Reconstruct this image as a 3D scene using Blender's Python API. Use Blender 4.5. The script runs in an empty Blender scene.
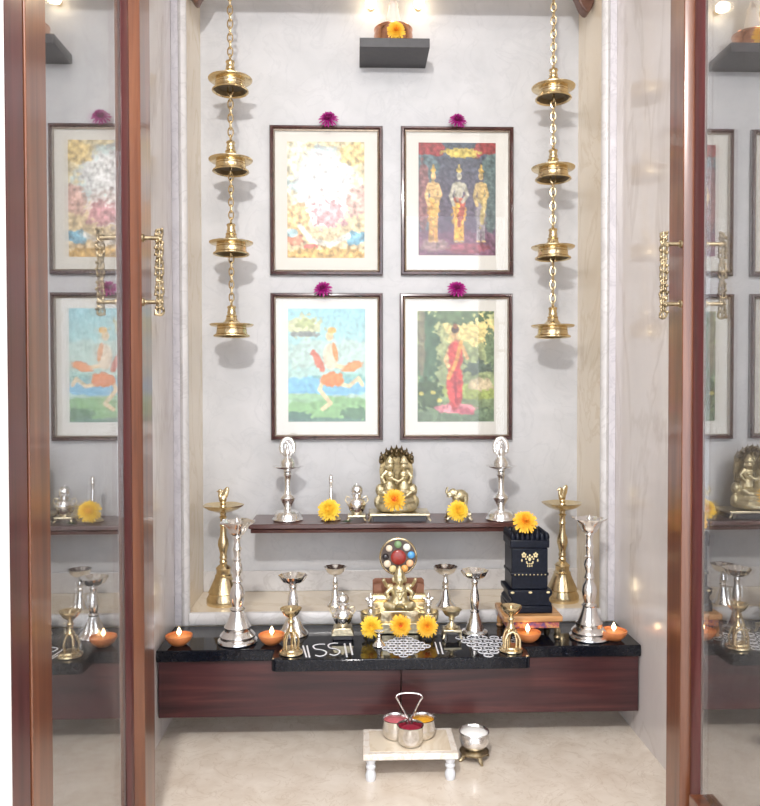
import bpy, bmesh, math, random
import numpy as np
from mathutils import Vector, Matrix, noise as mnoise
random.seed(7)
C = bpy.context.scene.collection
PI = math.pi

# ------------------------------------------------------------------ camera geometry
YAW, PITCH, ROLL = .0316, -.0202, -.0017
CX0, CH, D = -.1134, .9056, 2.4296          # eye x, eye height, distance of the back wall
FPX, PCX, PCY = 760.0, 380.0, 405.3
def _rot():
    c, s = math.cos(YAW), math.sin(YAW); A = np.array([[c, -s, 0], [s, c, 0], [0, 0, 1]])
    c, s = math.cos(PITCH), math.sin(PITCH); B = np.array([[1, 0, 0], [0, c, s], [0, -s, c]])
    c, s = math.cos(ROLL), math.sin(ROLL); E = np.array([[c, 0, s], [0, 1, 0], [-s, 0, c]])
    return E @ B @ A
RM = _rot(); EYE = np.array([CX0, 0, CH])
def ray(px, py): return RM.T @ np.array([(px - PCX) / FPX, 1, -(py - PCY) / FPX])
def P(px, py, Y): r = ray(px, py); return Vector(EYE + r * (Y / r[1]))
def G(px, py, z): r = ray(px, py); return Vector(EYE + r * ((z - CH) / r[2]))
def PX(px, py, X): r = ray(px, py); return Vector(EYE + r * ((X - CX0) / r[0]))

# ------------------------------------------------------------------ materials
def lin(c):
    return tuple((x / 12.92 if x <= .04045 else ((x + .055) / 1.055) ** 2.4) for x in c)
def rgb(r, g, b): return lin((r / 255, g / 255, b / 255))
def newmat(name):
    m = bpy.data.materials.new(name); m.use_nodes = True
    nt = m.node_tree; return m, nt, nt.nodes['Principled BSDF']
def setp(b, **k):
    n = {'col': 'Base Color', 'rough': 'Roughness', 'metal': 'Metallic', 'spec': 'Specular IOR Level', 'coat': 'Coat Weight',
         'coatr': 'Coat Roughness', 'ecol': 'Emission Color', 'estr': 'Emission Strength', 'sss': 'Subsurface Weight', 'trans': 'Transmission Weight', 'ior': 'IOR'}
    for a, v in k.items():
        if a in ('col', 'ecol'): v = (*v, 1)
        b.inputs[n[a]].default_value = v
def coords(nt, scale, kind='Object'):
    tc = nt.nodes.new('ShaderNodeTexCoord'); mp = nt.nodes.new('ShaderNodeMapping')
    mp.inputs['Scale'].default_value = scale; nt.links.new(tc.outputs[kind], mp.inputs['Vector']); return mp.outputs['Vector']
def noise_tex(nt, vec, scale, detail=4, rough=.55, dist=0):
    n = nt.nodes.new('ShaderNodeTexNoise'); n.inputs['Scale'].default_value = scale; n.inputs['Detail'].default_value = detail
    n.inputs['Roughness'].default_value = rough; n.inputs['Distortion'].default_value = dist
    nt.links.new(vec, n.inputs['Vector']); return n.outputs['Fac']
def ramp(nt, fac, stops):
    r = nt.nodes.new('ShaderNodeValToRGB'); e = r.color_ramp.elements
    while len(e) < len(stops): e.new(.5)
    for k, (p, c) in zip(e, stops): k.position = p; k.color = (*c, 1)
    nt.links.new(fac, r.inputs['Fac']); return r.outputs['Color']
def bump(nt, b, fac, strength, dist=.002):
    n = nt.nodes.new('ShaderNodeBump'); n.inputs['Strength'].default_value = strength; n.inputs['Distance'].default_value = dist
    nt.links.new(fac, n.inputs['Height']); nt.links.new(n.outputs['Normal'], b.inputs['Normal'])
def simple(name, col, rough=.5, metal=0, var=0, vs=40, **k):
    m, nt, b = newmat(name); setp(b, col=col, rough=rough, metal=metal, **k)
    if var:
        v = coords(nt, (1, 1, 1)); f = noise_tex(nt, v, vs)
        nt.links.new(ramp(nt, f, [(.3, tuple(x * (1 - var) for x in col)), (.7, tuple(min(1, x * (1 + var)) for x in col))]), b.inputs['Base Color'])
    return m
def wood(name, dark, mid, light, scale=(1.5, 30, 30), rough=.3, coat=.5, kind='Object', coatr=.12):
    m, nt, b = newmat(name); setp(b, rough=rough, coat=coat, coatr=coatr)
    v = coords(nt, scale, kind); f = noise_tex(nt, v, 1.6, 6, .6, .6)
    nt.links.new(ramp(nt, f, [(.28, dark), (.5, mid), (.74, light)]), b.inputs['Base Color'])
    bump(nt, b, f, .08, .001); return m
def metal(name, col, rough, bs=0, bst=0, dark=.75):
    m, nt, b = newmat(name); setp(b, col=col, rough=rough, metal=1)
    v = coords(nt, (1, 1, 1)); f = noise_tex(nt, v, 60, 4)
    nt.links.new(ramp(nt, f, [(.3, tuple(x * dark for x in col)), (.65, col)]), b.inputs['Base Color'])
    if bst: bump(nt, b, noise_tex(nt, v, bs, 3), bst, .003)
    return m
def marble(name, c1, c2, vein, scale=2.2, rough=.2, coat=.0, veinw=.02, stretch=(1, 1, 1), vamt=.5, bumpy=0):
    m, nt, b = newmat(name); setp(b, rough=rough, coat=coat, coatr=.05)
    v = coords(nt, stretch); f = noise_tex(nt, v, scale, 8, .6, .4)
    base = ramp(nt, f, [(.3, c1), (.7, c2)])
    f2 = noise_tex(nt, v, scale * .9, 5, .55, 1.5)
    s = nt.nodes.new('ShaderNodeMath'); s.operation = 'SUBTRACT'; s.inputs[1].default_value = .5; nt.links.new(f2, s.inputs[0])
    a = nt.nodes.new('ShaderNodeMath'); a.operation = 'ABSOLUTE'; nt.links.new(s.outputs[0], a.inputs[0])
    mask = ramp(nt, a.outputs[0], [(0, (vamt,) * 3), (veinw, (0, 0, 0))])
    mx = nt.nodes.new('ShaderNodeMix'); mx.data_type = 'RGBA'
    nt.links.new(mask, mx.inputs[0]); nt.links.new(base, mx.inputs[6]); mx.inputs[7].default_value = (*vein, 1)
    nt.links.new(mx.outputs[2], b.inputs['Base Color'])
    if bumpy: bump(nt, b, noise_tex(nt, v, 45, 5), bumpy, .002)
    return m
def glass_mat(name, tint=(1, 1, 1), rough=0.0, f0=.043):
    # clear pane: transparent, mixed with a mirror by the angle of view (Schlick), on both faces
    m, nt, b = newmat(name); nt.nodes.remove(b); L = nt.links; N = nt.nodes
    geo = N.new('ShaderNodeNewGeometry'); dot = N.new('ShaderNodeVectorMath'); dot.operation = 'DOT_PRODUCT'
    L.new(geo.outputs['Normal'], dot.inputs[0]); L.new(geo.outputs['Incoming'], dot.inputs[1])
    ab = N.new('ShaderNodeMath'); ab.operation = 'ABSOLUTE'; L.new(dot.outputs['Value'], ab.inputs[0])
    om = N.new('ShaderNodeMath'); om.operation = 'SUBTRACT'; om.inputs[0].default_value = 1; L.new(ab.outputs[0], om.inputs[1])
    pw = N.new('ShaderNodeMath'); pw.operation = 'POWER'; pw.inputs[1].default_value = 5; L.new(om.outputs[0], pw.inputs[0])
    ma = N.new('ShaderNodeMath'); ma.operation = 'MULTIPLY_ADD'; ma.inputs[1].default_value = 1 - f0; ma.inputs[2].default_value = f0
    L.new(pw.outputs[0], ma.inputs[0])
    tr = N.new('ShaderNodeBsdfTransparent'); tr.inputs['Color'].default_value = (*tint, 1)
    gl = N.new('ShaderNodeBsdfGlossy'); gl.inputs['Roughness'].default_value = rough
    mix = N.new('ShaderNodeMixShader'); L.new(ma.outputs[0], mix.inputs[0]); L.new(tr.outputs[0], mix.inputs[1]); L.new(gl.outputs[0], mix.inputs[2])
    L.new(mix.outputs[0], N['Material Output'].inputs['Surface']); return m
def emit(name, col, strength):
    m, nt, b = newmat(name); setp(b, col=col, ecol=col, estr=strength); return m

M = {}
M['plaster'] = marble('cool_white_plaster', rgb(187, 187, 188), rgb(201, 200, 201), rgb(180, 180, 182), 9, .5, 0, .03, vamt=.4, bumpy=.12)
M['marble_side'] = marble('greyish_marble', rgb(205, 198, 196), rgb(222, 215, 211), rgb(192, 182, 176), 3.2, .16, .3, .035, (1, 1, .45), .5)
M['marble_warm'] = marble('beige_marble', rgb(224, 209, 186), rgb(236, 224, 204), rgb(210, 190, 158), 4, .25, .2, .03, (1, 1, .6), .5)
M['marble_trim'] = marble('white_marble', rgb(198, 195, 194), rgb(212, 209, 207), rgb(180, 176, 174), 12, .25, .2, .04)
M['marble_grey'] = marble('pale_grey_marble', rgb(196, 192, 196), rgb(214, 210, 213), rgb(180, 176, 182), 14, .3, .1, .04)
M['floor'] = marble('beige_floor_marble', rgb(212, 198, 182), rgb(230, 220, 207), rgb(188, 168, 146), 14, .24, .15, .016, vamt=.4)
M['white_paint'] = simple('white_paint', rgb(247, 247, 247), .6)
M['ceiling'] = simple('ceiling_paint', rgb(235, 232, 228), .7)
M['mahogany'] = wood('mahogany', rgb(78, 44, 28), rgb(106, 62, 40), rgb(130, 82, 55), (26, 26, 1.3), .28, .7)
M['mahogany_dark'] = wood('mahogany_dark', rgb(62, 26, 28), rgb(82, 38, 39), rgb(98, 48, 46), (26, 26, 1.3), .35, .4)
M['drawer_wood'] = wood('walnut_drawer', rgb(42, 18, 21), rgb(66, 32, 34), rgb(94, 49, 45), (1.4, 20, 26), .34, .2)
M['shelf_wood'] = wood('shelf_wood', rgb(60, 34, 32), rgb(82, 50, 46), rgb(104, 68, 60), (1.4, 26, 26), .3, .4)
M['stool_wood'] = wood('honey_wood', rgb(150, 100, 60), rgb(188, 138, 88), rgb(214, 170, 118), (6, 60, 60), .4, .3)
M['frame_wood'] = wood('frame_wood', rgb(48, 26, 28), rgb(68, 40, 40), rgb(90, 58, 54), (20, 20, 20), .25, .6)
M['carved_wood'] = wood('carved_wood', rgb(72, 44, 34), rgb(98, 64, 50), rgb(120, 84, 66), (8, 30, 30), .4, .3)
M['granite'] = simple('black_granite', (.006, .007, .011), .07, 0, .2, 180, spec=.3)
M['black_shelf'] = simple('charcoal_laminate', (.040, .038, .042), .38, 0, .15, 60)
M['black_stone'] = simple('black_carved_stone', (.006, .008, .016), .36, 0, .4, 120, spec=.22)
M['silver'] = metal('silver', (.95, .94, .93), .22, 90, .10, .9)
M['silver_em'] = metal('embossed_silver', (.95, .94, .93), .26, 110, .5, .8)
M['brass'] = metal('brass', (.80, .65, .40), .26, 30, .05, .8)
M['brass_pale'] = metal('pale_gold', (.86, .75, .52), .28, 120, .45, .55)
M['idol_gold'] = metal('dull_idol_gold', (.82, .72, .47), .46, 150, .8, .6)
M['hood_shade_gold'] = metal('shaded_hood_gold', (.42, .33, .18), .5, 140, .6, .4)  # darker gold paints in the shade behind the figures
M['brass_old'] = metal('antique_brass', (.50, .40, .25), .42, 120, .5, .4)
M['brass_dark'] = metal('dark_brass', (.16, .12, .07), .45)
M['copper'] = metal('copper', (.82, .42, .26), .25, 40, .1)
M['steel'] = metal('steel', (.80, .77, .74), .22)
M['clay'] = simple('orange_clay', rgb(200, 122, 72), .5, 0, .12, 50)
M['wick'] = simple('oil_and_wick', rgb(222, 150, 88), .25)
M['flame'] = emit('flame', (1, .66, .34), 8)
M['bulb'] = emit('bulb', (1, .82, .56), 19)
M['pale_stone'] = simple('pale_stone', rgb(238, 226, 212), .4)
M['mat'] = simple('cream_mat', rgb(214, 211, 203), .8)
M['slip'] = metal('bronze_slip', (.62, .56, .5), .25)
M['glass'] = glass_mat('door_glass', (.97, .985, .99), 0, .48)
M['pic_glass'] = glass_mat('picture_glass', (1, 1, 1))
M['magenta'] = simple('magenta_petals', rgb(168, 22, 128), .6, 0, .3, 90)
M['magenta_dark'] = simple('magenta_centre', rgb(110, 10, 78), .6)
M['yellow'] = simple('yellow_petals', rgb(252, 206, 60), .6, 0, .12, 120)
M['golden'] = simple('golden_petals', rgb(251, 192, 56), .6, 0, .12, 120)
M['orange'] = simple('orange_petals', rgb(244, 146, 30), .6, 0, .15, 120)
M['orange_red'] = simple('orange_red_centre', rgb(230, 110, 38), .6, 0, .15, 120)
M['green'] = simple('leaf_green', rgb(62, 92, 44), .5)
M['white_stone'] = marble('white_stool_marble', rgb(226, 216, 204), rgb(240, 233, 223), rgb(206, 186, 164), 16, .3, .1, .05, vamt=.6)
M['white_leg'] = simple('white_turned_stone', rgb(214, 215, 218), .3)
M['red_powder'] = simple('red_powder', rgb(150, 22, 52), .95, 0, .25, 300)
M['pink_powder'] = simple('pink_powder', rgb(214, 112, 122), .95, 0, .2, 300)
M['yellow_powder'] = simple('turmeric_powder', rgb(238, 170, 36), .95, 0, .2, 300)
M['white_powder'] = simple('white_powder', rgb(246, 244, 240), .95, 0, .04, 300)
M['chalk'] = simple('white_chalk', rgb(226, 226, 230), .7)
M['disc_brown'] = simple('dark_brown_disc', rgb(74, 58, 50), .4)
M['disc_wood'] = simple('brown_panel', rgb(128, 84, 62), .4)
M['ivory'] = simple('ivory_inlay', rgb(226, 208, 160), .4)
for n, c in dict(red=(150, 52, 44), green=(124, 154, 110), white=(240, 238, 226), blue=(92, 164, 220), peach=(236, 184, 140), amber=(232, 170, 96), straw=(226, 206, 150), cream=(232, 214, 190), black=(46, 40, 42)).items():
    M['gem_' + n] = simple('gem_' + n, rgb(*c), .2)

# ------------------------------------------------------------------ mesh builder
class MB:
    def __init__(s): s.v = []; s.f = []; s.mi = []
    def add(s, verts, faces, mi=0):
        o = len(s.v); s.v += [tuple(v) for v in verts]
        for f in faces: s.f.append(tuple(i + o for i in f)); s.mi.append(mi)
        return s
    def box(s, x0, x1, y0, y1, z0, z1, mi=0):
        return s.add([(x0, y0, z0), (x1, y0, z0), (x1, y1, z0), (x0, y1, z0), (x0, y0, z1), (x1, y0, z1), (x1, y1, z1), (x0, y1, z1)],
                     [(0, 3, 2, 1), (4, 5, 6, 7), (0, 1, 5, 4), (1, 2, 6, 5), (2, 3, 7, 6), (3, 0, 4, 7)], mi)
    def prism(s, poly, a, b, axis='z', mi=0):
        n = len(poly)
        def p(u, w, t): return {'z': (u, w, t), 'y': (u, t, w), 'x': (t, u, w)}[axis]
        v = [p(u, w, a) for u, w in poly] + [p(u, w, b) for u, w in poly]
        f = [tuple(range(n))[::-1], tuple(range(n, 2 * n))] + [(i, (i + 1) % n, n + (i + 1) % n, n + i) for i in range(n)]
        return s.add(v, f, mi)
    def lathe(s, prof, c=(0, 0, 0), n=32, mi=0, lobes=0, amp=0, axis=None, sx=1, sy=1):
        # prof: (radius, z) from bottom to top; lobes scallop the rim where amp>0
        v = []; f = []; k = len(prof)
        for j, pr in enumerate(prof):
            r, z = pr[0], pr[1]; am = pr[2] if len(pr) > 2 else 0
            for i in range(n):
                a = 2 * PI * i / n; rr = max(r, 1e-5) * (1 + am * math.cos(lobes * a))
                v.append((rr * math.cos(a) * sx, rr * math.sin(a) * sy, z))
        for j in range(k - 1):
            for i in range(n):
                f.append((j * n + i, j * n + (i + 1) % n, (j + 1) * n + (i + 1) % n, (j + 1) * n + i))
        f.append(tuple(range(n))[::-1]); f.append(tuple((k - 1) * n + i for i in range(n)))
        if axis is not None:
            q = Vector((0, 0, 1)).rotation_difference(Vector(axis).normalized()); v = [q @ Vector(x) for x in v]
        return s.add([(x[0] + c[0], x[1] + c[1], x[2] + c[2]) for x in v], f, mi)
    def ball(s, c, r, n=16, mi=0, rot=None):
        if not hasattr(r, '__len__'): r = (r, r, r)
        v = []; f = []; m = n // 2
        for j in range(m + 1):
            t = PI * j / m
            for i in range(n):
                a = 2 * PI * i / n
                p = Vector((r[0] * math.sin(t) * math.cos(a), r[1] * math.sin(t) * math.sin(a), -r[2] * math.cos(t)))
                if rot is not None: p = rot @ p
                v.append((p.x + c[0], p.y + c[1], p.z + c[2]))
        for j in range(m):
            for i in range(n): f.append((j * n + i, j * n + (i + 1) % n, (j + 1) * n + (i + 1) % n, (j + 1) * n + i))
        o = MB(); o.add(v, f); bm = bmesh.new(); vs = [bm.verts.new(x) for x in o.v]
        for q in o.f:
            try: bm.faces.new([vs[i] for i in q])
            except ValueError: pass
        bmesh.ops.remove_doubles(bm, verts=bm.verts, dist=1e-6); bm.verts.index_update()
        s.add([x.co for x in bm.verts], [[x.index for x in q.verts] for q in bm.faces], mi); bm.free(); return s
    def tube(s, path, r, n=8, mi=0, closed=False, flat=1):
        path = [Vector(p) for p in path]; k = len(path); v = []; f = []; up = None
        for j, p in enumerate(path):
            if closed: t = path[(j + 1) % k] - path[j - 1]
            else: t = path[min(j + 1, k - 1)] - path[max(j - 1, 0)]
            t.normalize()
            if up is None: up = t.orthogonal().normalized()
            up = (up - t * up.dot(t)).normalized(); w = t.cross(up)
            rr = r[j] if hasattr(r, '__len__') else r
            for i in range(n):
                a = 2 * PI * i / n; o = up * math.cos(a) * rr + w * math.sin(a) * rr
                v.append((p.x + o.x, p.y + o.y, p.z + o.z * flat))
        for j in range(k if closed else k - 1):
            for i in range(n): f.append((j * n + i, j * n + (i + 1) % n, ((j + 1) % k) * n + (i + 1) % n, ((j + 1) % k) * n + i))
        if not closed: f.append(tuple(range(n))[::-1]); f.append(tuple((k - 1) * n + i for i in range(n)))
        return s.add(v, f, mi)
    def torus(s, c, R, r, nrm=(0, 0, 1), n=20, m=8, mi=0, sx=1, sy=1):
        q = Vector((0, 0, 1)).rotation_difference(Vector(nrm).normalized())
        return s.tube([Vector(c) + q @ Vector((R * sx * math.cos(2 * PI * i / n), R * sy * math.sin(2 * PI * i / n), 0)) for i in range(n)], r, m, mi, True)
    def build(s, name, mat, parent=None, loc=None, bevel=0, angle=40, remesh=0, smooth=True):
        me = bpy.data.meshes.new(name); me.from_pydata(s.v, [], s.f)
        mats = mat if isinstance(mat, (list, tuple)) else [mat]
        for m in mats: me.materials.append(M[m] if isinstance(m, str) else m)
        if len(mats) > 1: me.polygons.foreach_set('material_index', s.mi)
        me.update(); bm = bmesh.new(); bm.from_mesh(me); bmesh.ops.recalc_face_normals(bm, faces=bm.faces); bm.to_mesh(me); bm.free()
        if smooth:
            me.polygons.foreach_set('use_smooth', [True] * len(me.polygons)); me.set_sharp_from_angle(angle=math.radians(angle))
        o = bpy.data.objects.new(name, me); C.objects.link(o)
        if parent is not None: o.parent = parent
        if loc is not None: o.location = loc
        if remesh:
            md = o.modifiers.new('fuse', 'REMESH'); md.mode = 'VOXEL'; md.voxel_size = remesh; md.use_smooth_shade = True
            sm = o.modifiers.new('soften', 'SMOOTH'); sm.factor = .5; sm.iterations = 2
        if bevel:
            md = o.modifiers.new('edge', 'BEVEL'); md.width = bevel; md.segments = 2; md.limit_method = 'ANGLE'; md.angle_limit = math.radians(50)
        return o
def tag(o, label, cat, group=None):
    o['label'] = label; o['category'] = cat
    if group: o['group'] = group
    return o
def thing(name, label, cat, loc=(0, 0, 0), rz=0, group=None, rot=None):
    o = bpy.data.objects.new(name, None); C.objects.link(o); o.location = loc; o.empty_display_size = .02
    o.rotation_euler = rot if rot is not None else (0, 0, rz)
    return tag(o, label, cat, group)
def struct(mb, name, mat, **k):
    o = mb.build(name, mat, **k); o['kind'] = 'structure'; return o
def copy_tree(o, parent=None):
    c = o.copy(); C.objects.link(c)
    if parent is not None: c.parent = parent
    for ch in list(o.children): copy_tree(ch, c)
    return c
def dup(o, loc, label, group=None, rot=None):
    c = copy_tree(o); c.location = loc; c['label'] = label
    if group: c['group'] = group
    if rot is not None: c.rotation_euler = rot
    return c

# ------------------------------------------------------------------ dimensions
A, W = .60, .6212                     # half widths: recess, niche
YP, YQ = 2.133, 1.922                 # recess front plane, counter front
ZC, ZL, ZB = .2477, .2635, .0715      # counter top, ledge top, cabinet underside
ZTOP = 2.62
YJ0, YJ = PX(8, 400, -.5265).y, PX(28, 400, -.5265).y - .003   # door jamb
# ------------------------------------------------------------------ setting
struct(MB().box(-2.4, 2.4, -2.6, D + .1, -.05, 0), 'floor', 'floor')
struct(MB().box(-W - .1, W + .1, D, D + .1, 0, ZTOP), 'wall_back', 'plaster')
for sgn, nm in ((-1, 'left'), (1, 'right')):
    b = MB(); b.box(*sorted((sgn * W, sgn * (W + .12))), YJ0, YP, 0, ZTOP)
    struct(b, 'wall_' + nm, 'marble_side')
    b = MB(); b.box(*sorted((sgn * A, sgn * (W + .12))), YP + .004, D, 0, ZTOP)
    struct(b, 'wall_recess_' + nm, 'marble_warm')
    b = MB(); b.box(*sorted((sgn * (A + .002), sgn * (W - .0005))), YP - .004, YP + .004, ZC, ZTOP)
    struct(b, 'trim_return_' + nm, 'marble_grey')
    # rounded white bead round the recess
    x0, x1 = sgn * .580, sgn * .603
    prof = [(x0, YP + .006), (x0, YP - .002), (x0 + sgn * .004, YP - .008), (x0 + sgn * .012, YP - .011), (x1 - sgn * .004, YP - .008), (x1, YP - .002), (x1, YP + .006)]
    struct(MB().prism(prof, ZC + .0005, ZTOP - .001), 'trim_bead_' + nm, 'marble_trim')
struct(MB().prism([(YP + .006, ZC + .0005), (YP - .006, ZC + .0005), (YP - .010, ZC + .008), (YP - .010, .272), (YP - .006, .281), (YP + .002, .283), (YP + .006, .280)], -.580, .580, 'x'), 'trim_ledge_front', 'marble_trim')
struct(MB().box(-A, A, D - .008, D, ZL, P(250, 571, D - .008).z), 'trim_skirting_back', 'marble_trim', bevel=.002)
struct(MB().box(-A, A, YP + .006, D, .0, ZL), 'ledge_slab', 'marble_warm')
struct(MB().box(-W - .12, W + .12, YJ0 - .001, D + .1, ZTOP, ZTOP + .06), 'ceiling', 'ceiling')
# front room: white wall round the door opening, ceiling, side walls (the back is open to daylight)
for sgn, nm in ((-1, 'left'), (1, 'right')):
    struct(MB().box(*sorted((sgn * .5262, sgn * 2.4)), YJ0 - .03, YJ0 - .001, 0, 2.6), 'wall_front_' + nm, 'white_paint')
    struct(MB().box(*sorted((sgn * 2.4, sgn * 2.5)), -2.6, YJ0 - .001, 0, 2.6), 'wall_room_' + nm, 'white_paint')
    # jamb post
    struct(MB().box(*sorted((sgn * .5265, sgn * .6215)), YJ0, YJ, 0, 2.54), 'trim_jamb_' + nm, 'mahogany_dark', bevel=.002)
struct(MB().box(-.5262, .5262, YJ0 - .03, YJ0 - .001, 2.54, 2.6), 'wall_front_head', 'white_paint')
struct(MB().box(-2.4, 2.4, -2.6, YJ0 - .03, 2.6, 2.65), 'ceiling_room', 'ceiling')

# ------------------------------------------------------------------ doors: glazed leaves swung in, flat along the side walls
def door(sgn, n, name, xg, px_bead, px_ch, px_flat, px_end):
    root = bpy.data.objects.new('door_%d' % n, None); C.objects.link(root); root['kind'] = 'structure'
    root.location = (sgn * .57, YJ + .003, 0)
    ox, oy = sgn * .57, YJ + .003
    xf = xg - sgn * .024              # face of the stile, towards the middle of the niche
    xb = xg + sgn * .016              # its other face
    z0, z1 = .012, 2.5
    yb = PX(px_bead, 400, xg - sgn * .001).y; yc = PX(px_ch, 400, xg - sgn * .008).y
    yf = PX(px_flat, 400, xf).y; ye = PX(px_end, 400, xf).y
    # lock stile: bead, chamfer and flat face in one moulded section
    sec = [(xg + sgn * .002, yc + .004), (xg - sgn * .007, yc + .003), (xf, yf), (xf, ye), (xb, ye), (xb, yc + .004)]
    L = lambda q: [(u - ox, w - oy) for u, w in q]
    MB().prism(L(sec), z0, z1).build('lock_stile', 'mahogany', root, bevel=.0015)
    MB().prism(L([(xg - sgn * .0005, yb), (xg - sgn * .008, yb + .010), (xg - sgn * .008, yc), (xg + sgn * .003, yc), (xg + sgn * .012, yb + .042)]), z0, z1).build('glazing_bead', 'mahogany_dark', root, bevel=.001)
    yh0, yh1 = YJ + .003, PX(49.5, 400, -.525).y
    MB().prism(L([(xf, yh0), (xf, yh1), (xb, yh1), (xb, yh0)]), z0, z1).build('hinge_stile', 'mahogany', root, bevel=.0015)
    for zz0, zz1 in ((z0, .107), (z1 - .11, z1)):
        b = MB(); b.box(*sorted((xf - ox, xb - ox)), yh1 - oy + .0003, yb - oy - .0003, zz0, zz1); b.build('rail', 'mahogany', root, bevel=.002)
    b = MB(); b.box(*sorted((xg - ox, xg + sgn * .006 - ox)), yh1 - oy + .0006, yb - oy - .0006, .1075, z1 - .1105); b.build('glass_pane', 'glass', root)
    # ornate pull handle
    h = bpy.data.objects.new('pull_handle', None); C.objects.link(h); h.parent = root
    return root, xf, yf, ox, oy, h
for sgn, n, xg, pb, pc, pf, pe, hx0, hx1, hy, bx, by0, by1 in (
        (-1, 1, -.549, 123.5, 131.5, 142.5, 152.5, 142, 157, (238, 302), 159.5, 229, 315),
        (1, 2, .5655, 703, 692.5, 682, 668, 682, 668, (244, 304), 663.5, 232, 318)):
    root, xf, yf, ox, oy, h = door(sgn, n, 'door', xg, pb, pc, pf, pe)
    yy = yf + .008
    h.location = (xf - ox, yy - oy, 0)
    xbar = P(bx, 270, yy).x
    z_a, z_b = P(bx, by0, yy).z, P(bx, by1, yy).z
    b = MB()
    for py in hy:
        z = P(bx, py, yy).z
        b.tube([(0, 0, z), (xbar - xf, 0, z)], .0042, 10); b.lathe([(.008, 0), (.008, .003), (.005, .005)], (0, 0, z), 14, axis=(xbar - xf, 0, 0))
    b.build('handle_post', 'brass_old', h)
    b = MB(); N = 13; x = xbar - xf
    for k in range(N):
        z = z_b + (z_a - z_b) * (k + .5) / N; s = 1 + .25 * math.cos(k * 2 * PI / 3.2)
        b.torus((x, 0, z), .0062 * s, .0024, (random.uniform(-.5, .5), 1, random.uniform(-.5, .5)), 14, 6)
        for sd in (-1, 1):
            b.ball((x + sd * .0058 * s, -.003, z + .005 * sd), .0034, 8); b.ball((x + sd * .004, .004, z - .004 * sd), .003, 8)
    b.tube([(x, 0, z_b), (x, 0, z_a)], .0020, 8)
    b.build('ornate_grip', 'brass_old', h)

# ------------------------------------------------------------------ cabinet and counter
cab = thing('floating_cabinet', 'long low walnut-coloured floating cabinet with two drawer fronts under black counter', 'cabinet', (0, 2.03, ZB))
zt = ZC - .0302
MB().box(-W + .004, W - .004, YQ + .032 - 2.03, YP - 2.03 - .001, 0.001, zt - ZB).build('carcass', 'shelf_wood', cab)
zx = P(401, 690, YQ + .012).x
for x0, x1 in ((-W + .004, zx - .0015), (zx + .0015, W - .004)):
    MB().box(x0, x1, YQ + .012 - 2.03, YQ + .031 - 2.03, 0, zt - ZB - .002).build('drawer', 'drawer_wood', cab, bevel=.0012)
XL, XR, YS = -.322, .316, 1.846
def rc(cx, cy, r, a0, a1, n=5): return [(cx + r * math.cos(a0 + (a1 - a0) * i / n), cy + r * math.sin(a0 + (a1 - a0) * i / n)) for i in range(n + 1)]
poly = [(-W + .0012, YP - .011)] + [(-W + .0012, YQ)] + [(XL, YQ)] + rc(XL + .012, YS + .012, .012, PI, 1.5 * PI) + rc(XR - .012, YS + .012, .012, 1.5 * PI, 2 * PI) + [(XR, YQ), (W - .0012, YQ), (W - .0012, YP - .011)]
b = MB().prism(poly, ZC - .0300, ZC)
tag(b.build('granite_counter', 'granite', None, bevel=.003), 'glossy black granite counter with projecting centre on the low cabinet', 'counter')

# ------------------------------------------------------------------ wooden wall shelf
zs = .5088
sh = thing('wooden_wall_shelf', 'dark brown wooden shelf on back wall under the four framed pictures', 'shelf', (0, D, zs))
MB().box(-.432, .386, -.182, -.0005, -.014, 0).build('shelf_board', 'shelf_wood', sh, bevel=.002)
MB().prism([(-.172, -.0145), (-.178, -.018), (-.176, -.027), (-.0005, -.027), (-.0005, -.0145)], -.426, .380, 'x').build('moulding', 'shelf_wood', sh)
# charcoal shelf at the top
zq = 1.9262
bs = MB().box(-.1, .1095, 2.284 - D, -.0005, 0, .0285)
tag(bs.build('floating_shelf', 'black_shelf', None, (0, D, zq), bevel=.0015), 'small charcoal floating shelf high on the back wall', 'shelf')

# ------------------------------------------------------------------ framed pictures (generic painted scenes)
def canvas(w, h, top, bot):
    t = np.linspace(0, 1, h)[:, None, None]
    return (np.array(top) / 255 * (1 - t) + np.array(bot) / 255 * t) * np.ones((h, w, 1))
def fbm(w, h, s, seed):
    g = np.zeros((h, w))
    for j in range(h):
        for i in range(w): g[j, i] = mnoise.fractal(Vector((i / w * s, j / h * s * 1.45, seed)), 1, 2, 4)
    return g
def ell(cv, cx, cy, rx, ry, col, rot=0, soft=.12, a=1, nz=None, na=.4):
    h, w, _ = cv.shape; yy, xx = np.mgrid[0:h, 0:w]; x = xx / w - cx; y = (yy / h - cy)
    c, s = math.cos(rot), math.sin(rot); ar = h / w
    u = (x * c + y * ar * s) / rx; v = (-x * s + y * ar * c) / (ry * ar)
    r = np.sqrt(u * u + v * v)
    if nz is not None: r = r + nz * na
    m = np.clip((1 - r) / soft, 0, 1)[..., None] * a
    cv[:] = cv * (1 - m) + np.array(col) / 255 * m
def limb(cv, pts, wd, col, a=1):
    h, w, _ = cv.shape; yy, xx = np.mgrid[0:h, 0:w]; x = xx / w; y = yy / h * h / w; best = np.full((h, w), 9.)
    for (x0, y0), (x1, y1) in zip(pts[:-1], pts[1:]):
        y0 *= h / w; y1 *= h / w; dx, dy = x1 - x0, y1 - y0
        t = np.clip(((x - x0) * dx + (y - y0) * dy) / (dx * dx + dy * dy + 1e-9), 0, 1); best = np.minimum(best, np.hypot(x - x0 - t * dx, y - y0 - t * dy))
    m = np.clip((wd - best) / (wd * .35), 0, 1)[..., None] * a
    cv[:] = cv * (1 - m) + np.array(col) / 255 * m
PW, PH = 84, 124
def finish(cv, n1, amt): cv *= (1 + amt * n1[..., None]); np.clip(cv, 0, 1, out=cv); return cv
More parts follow.
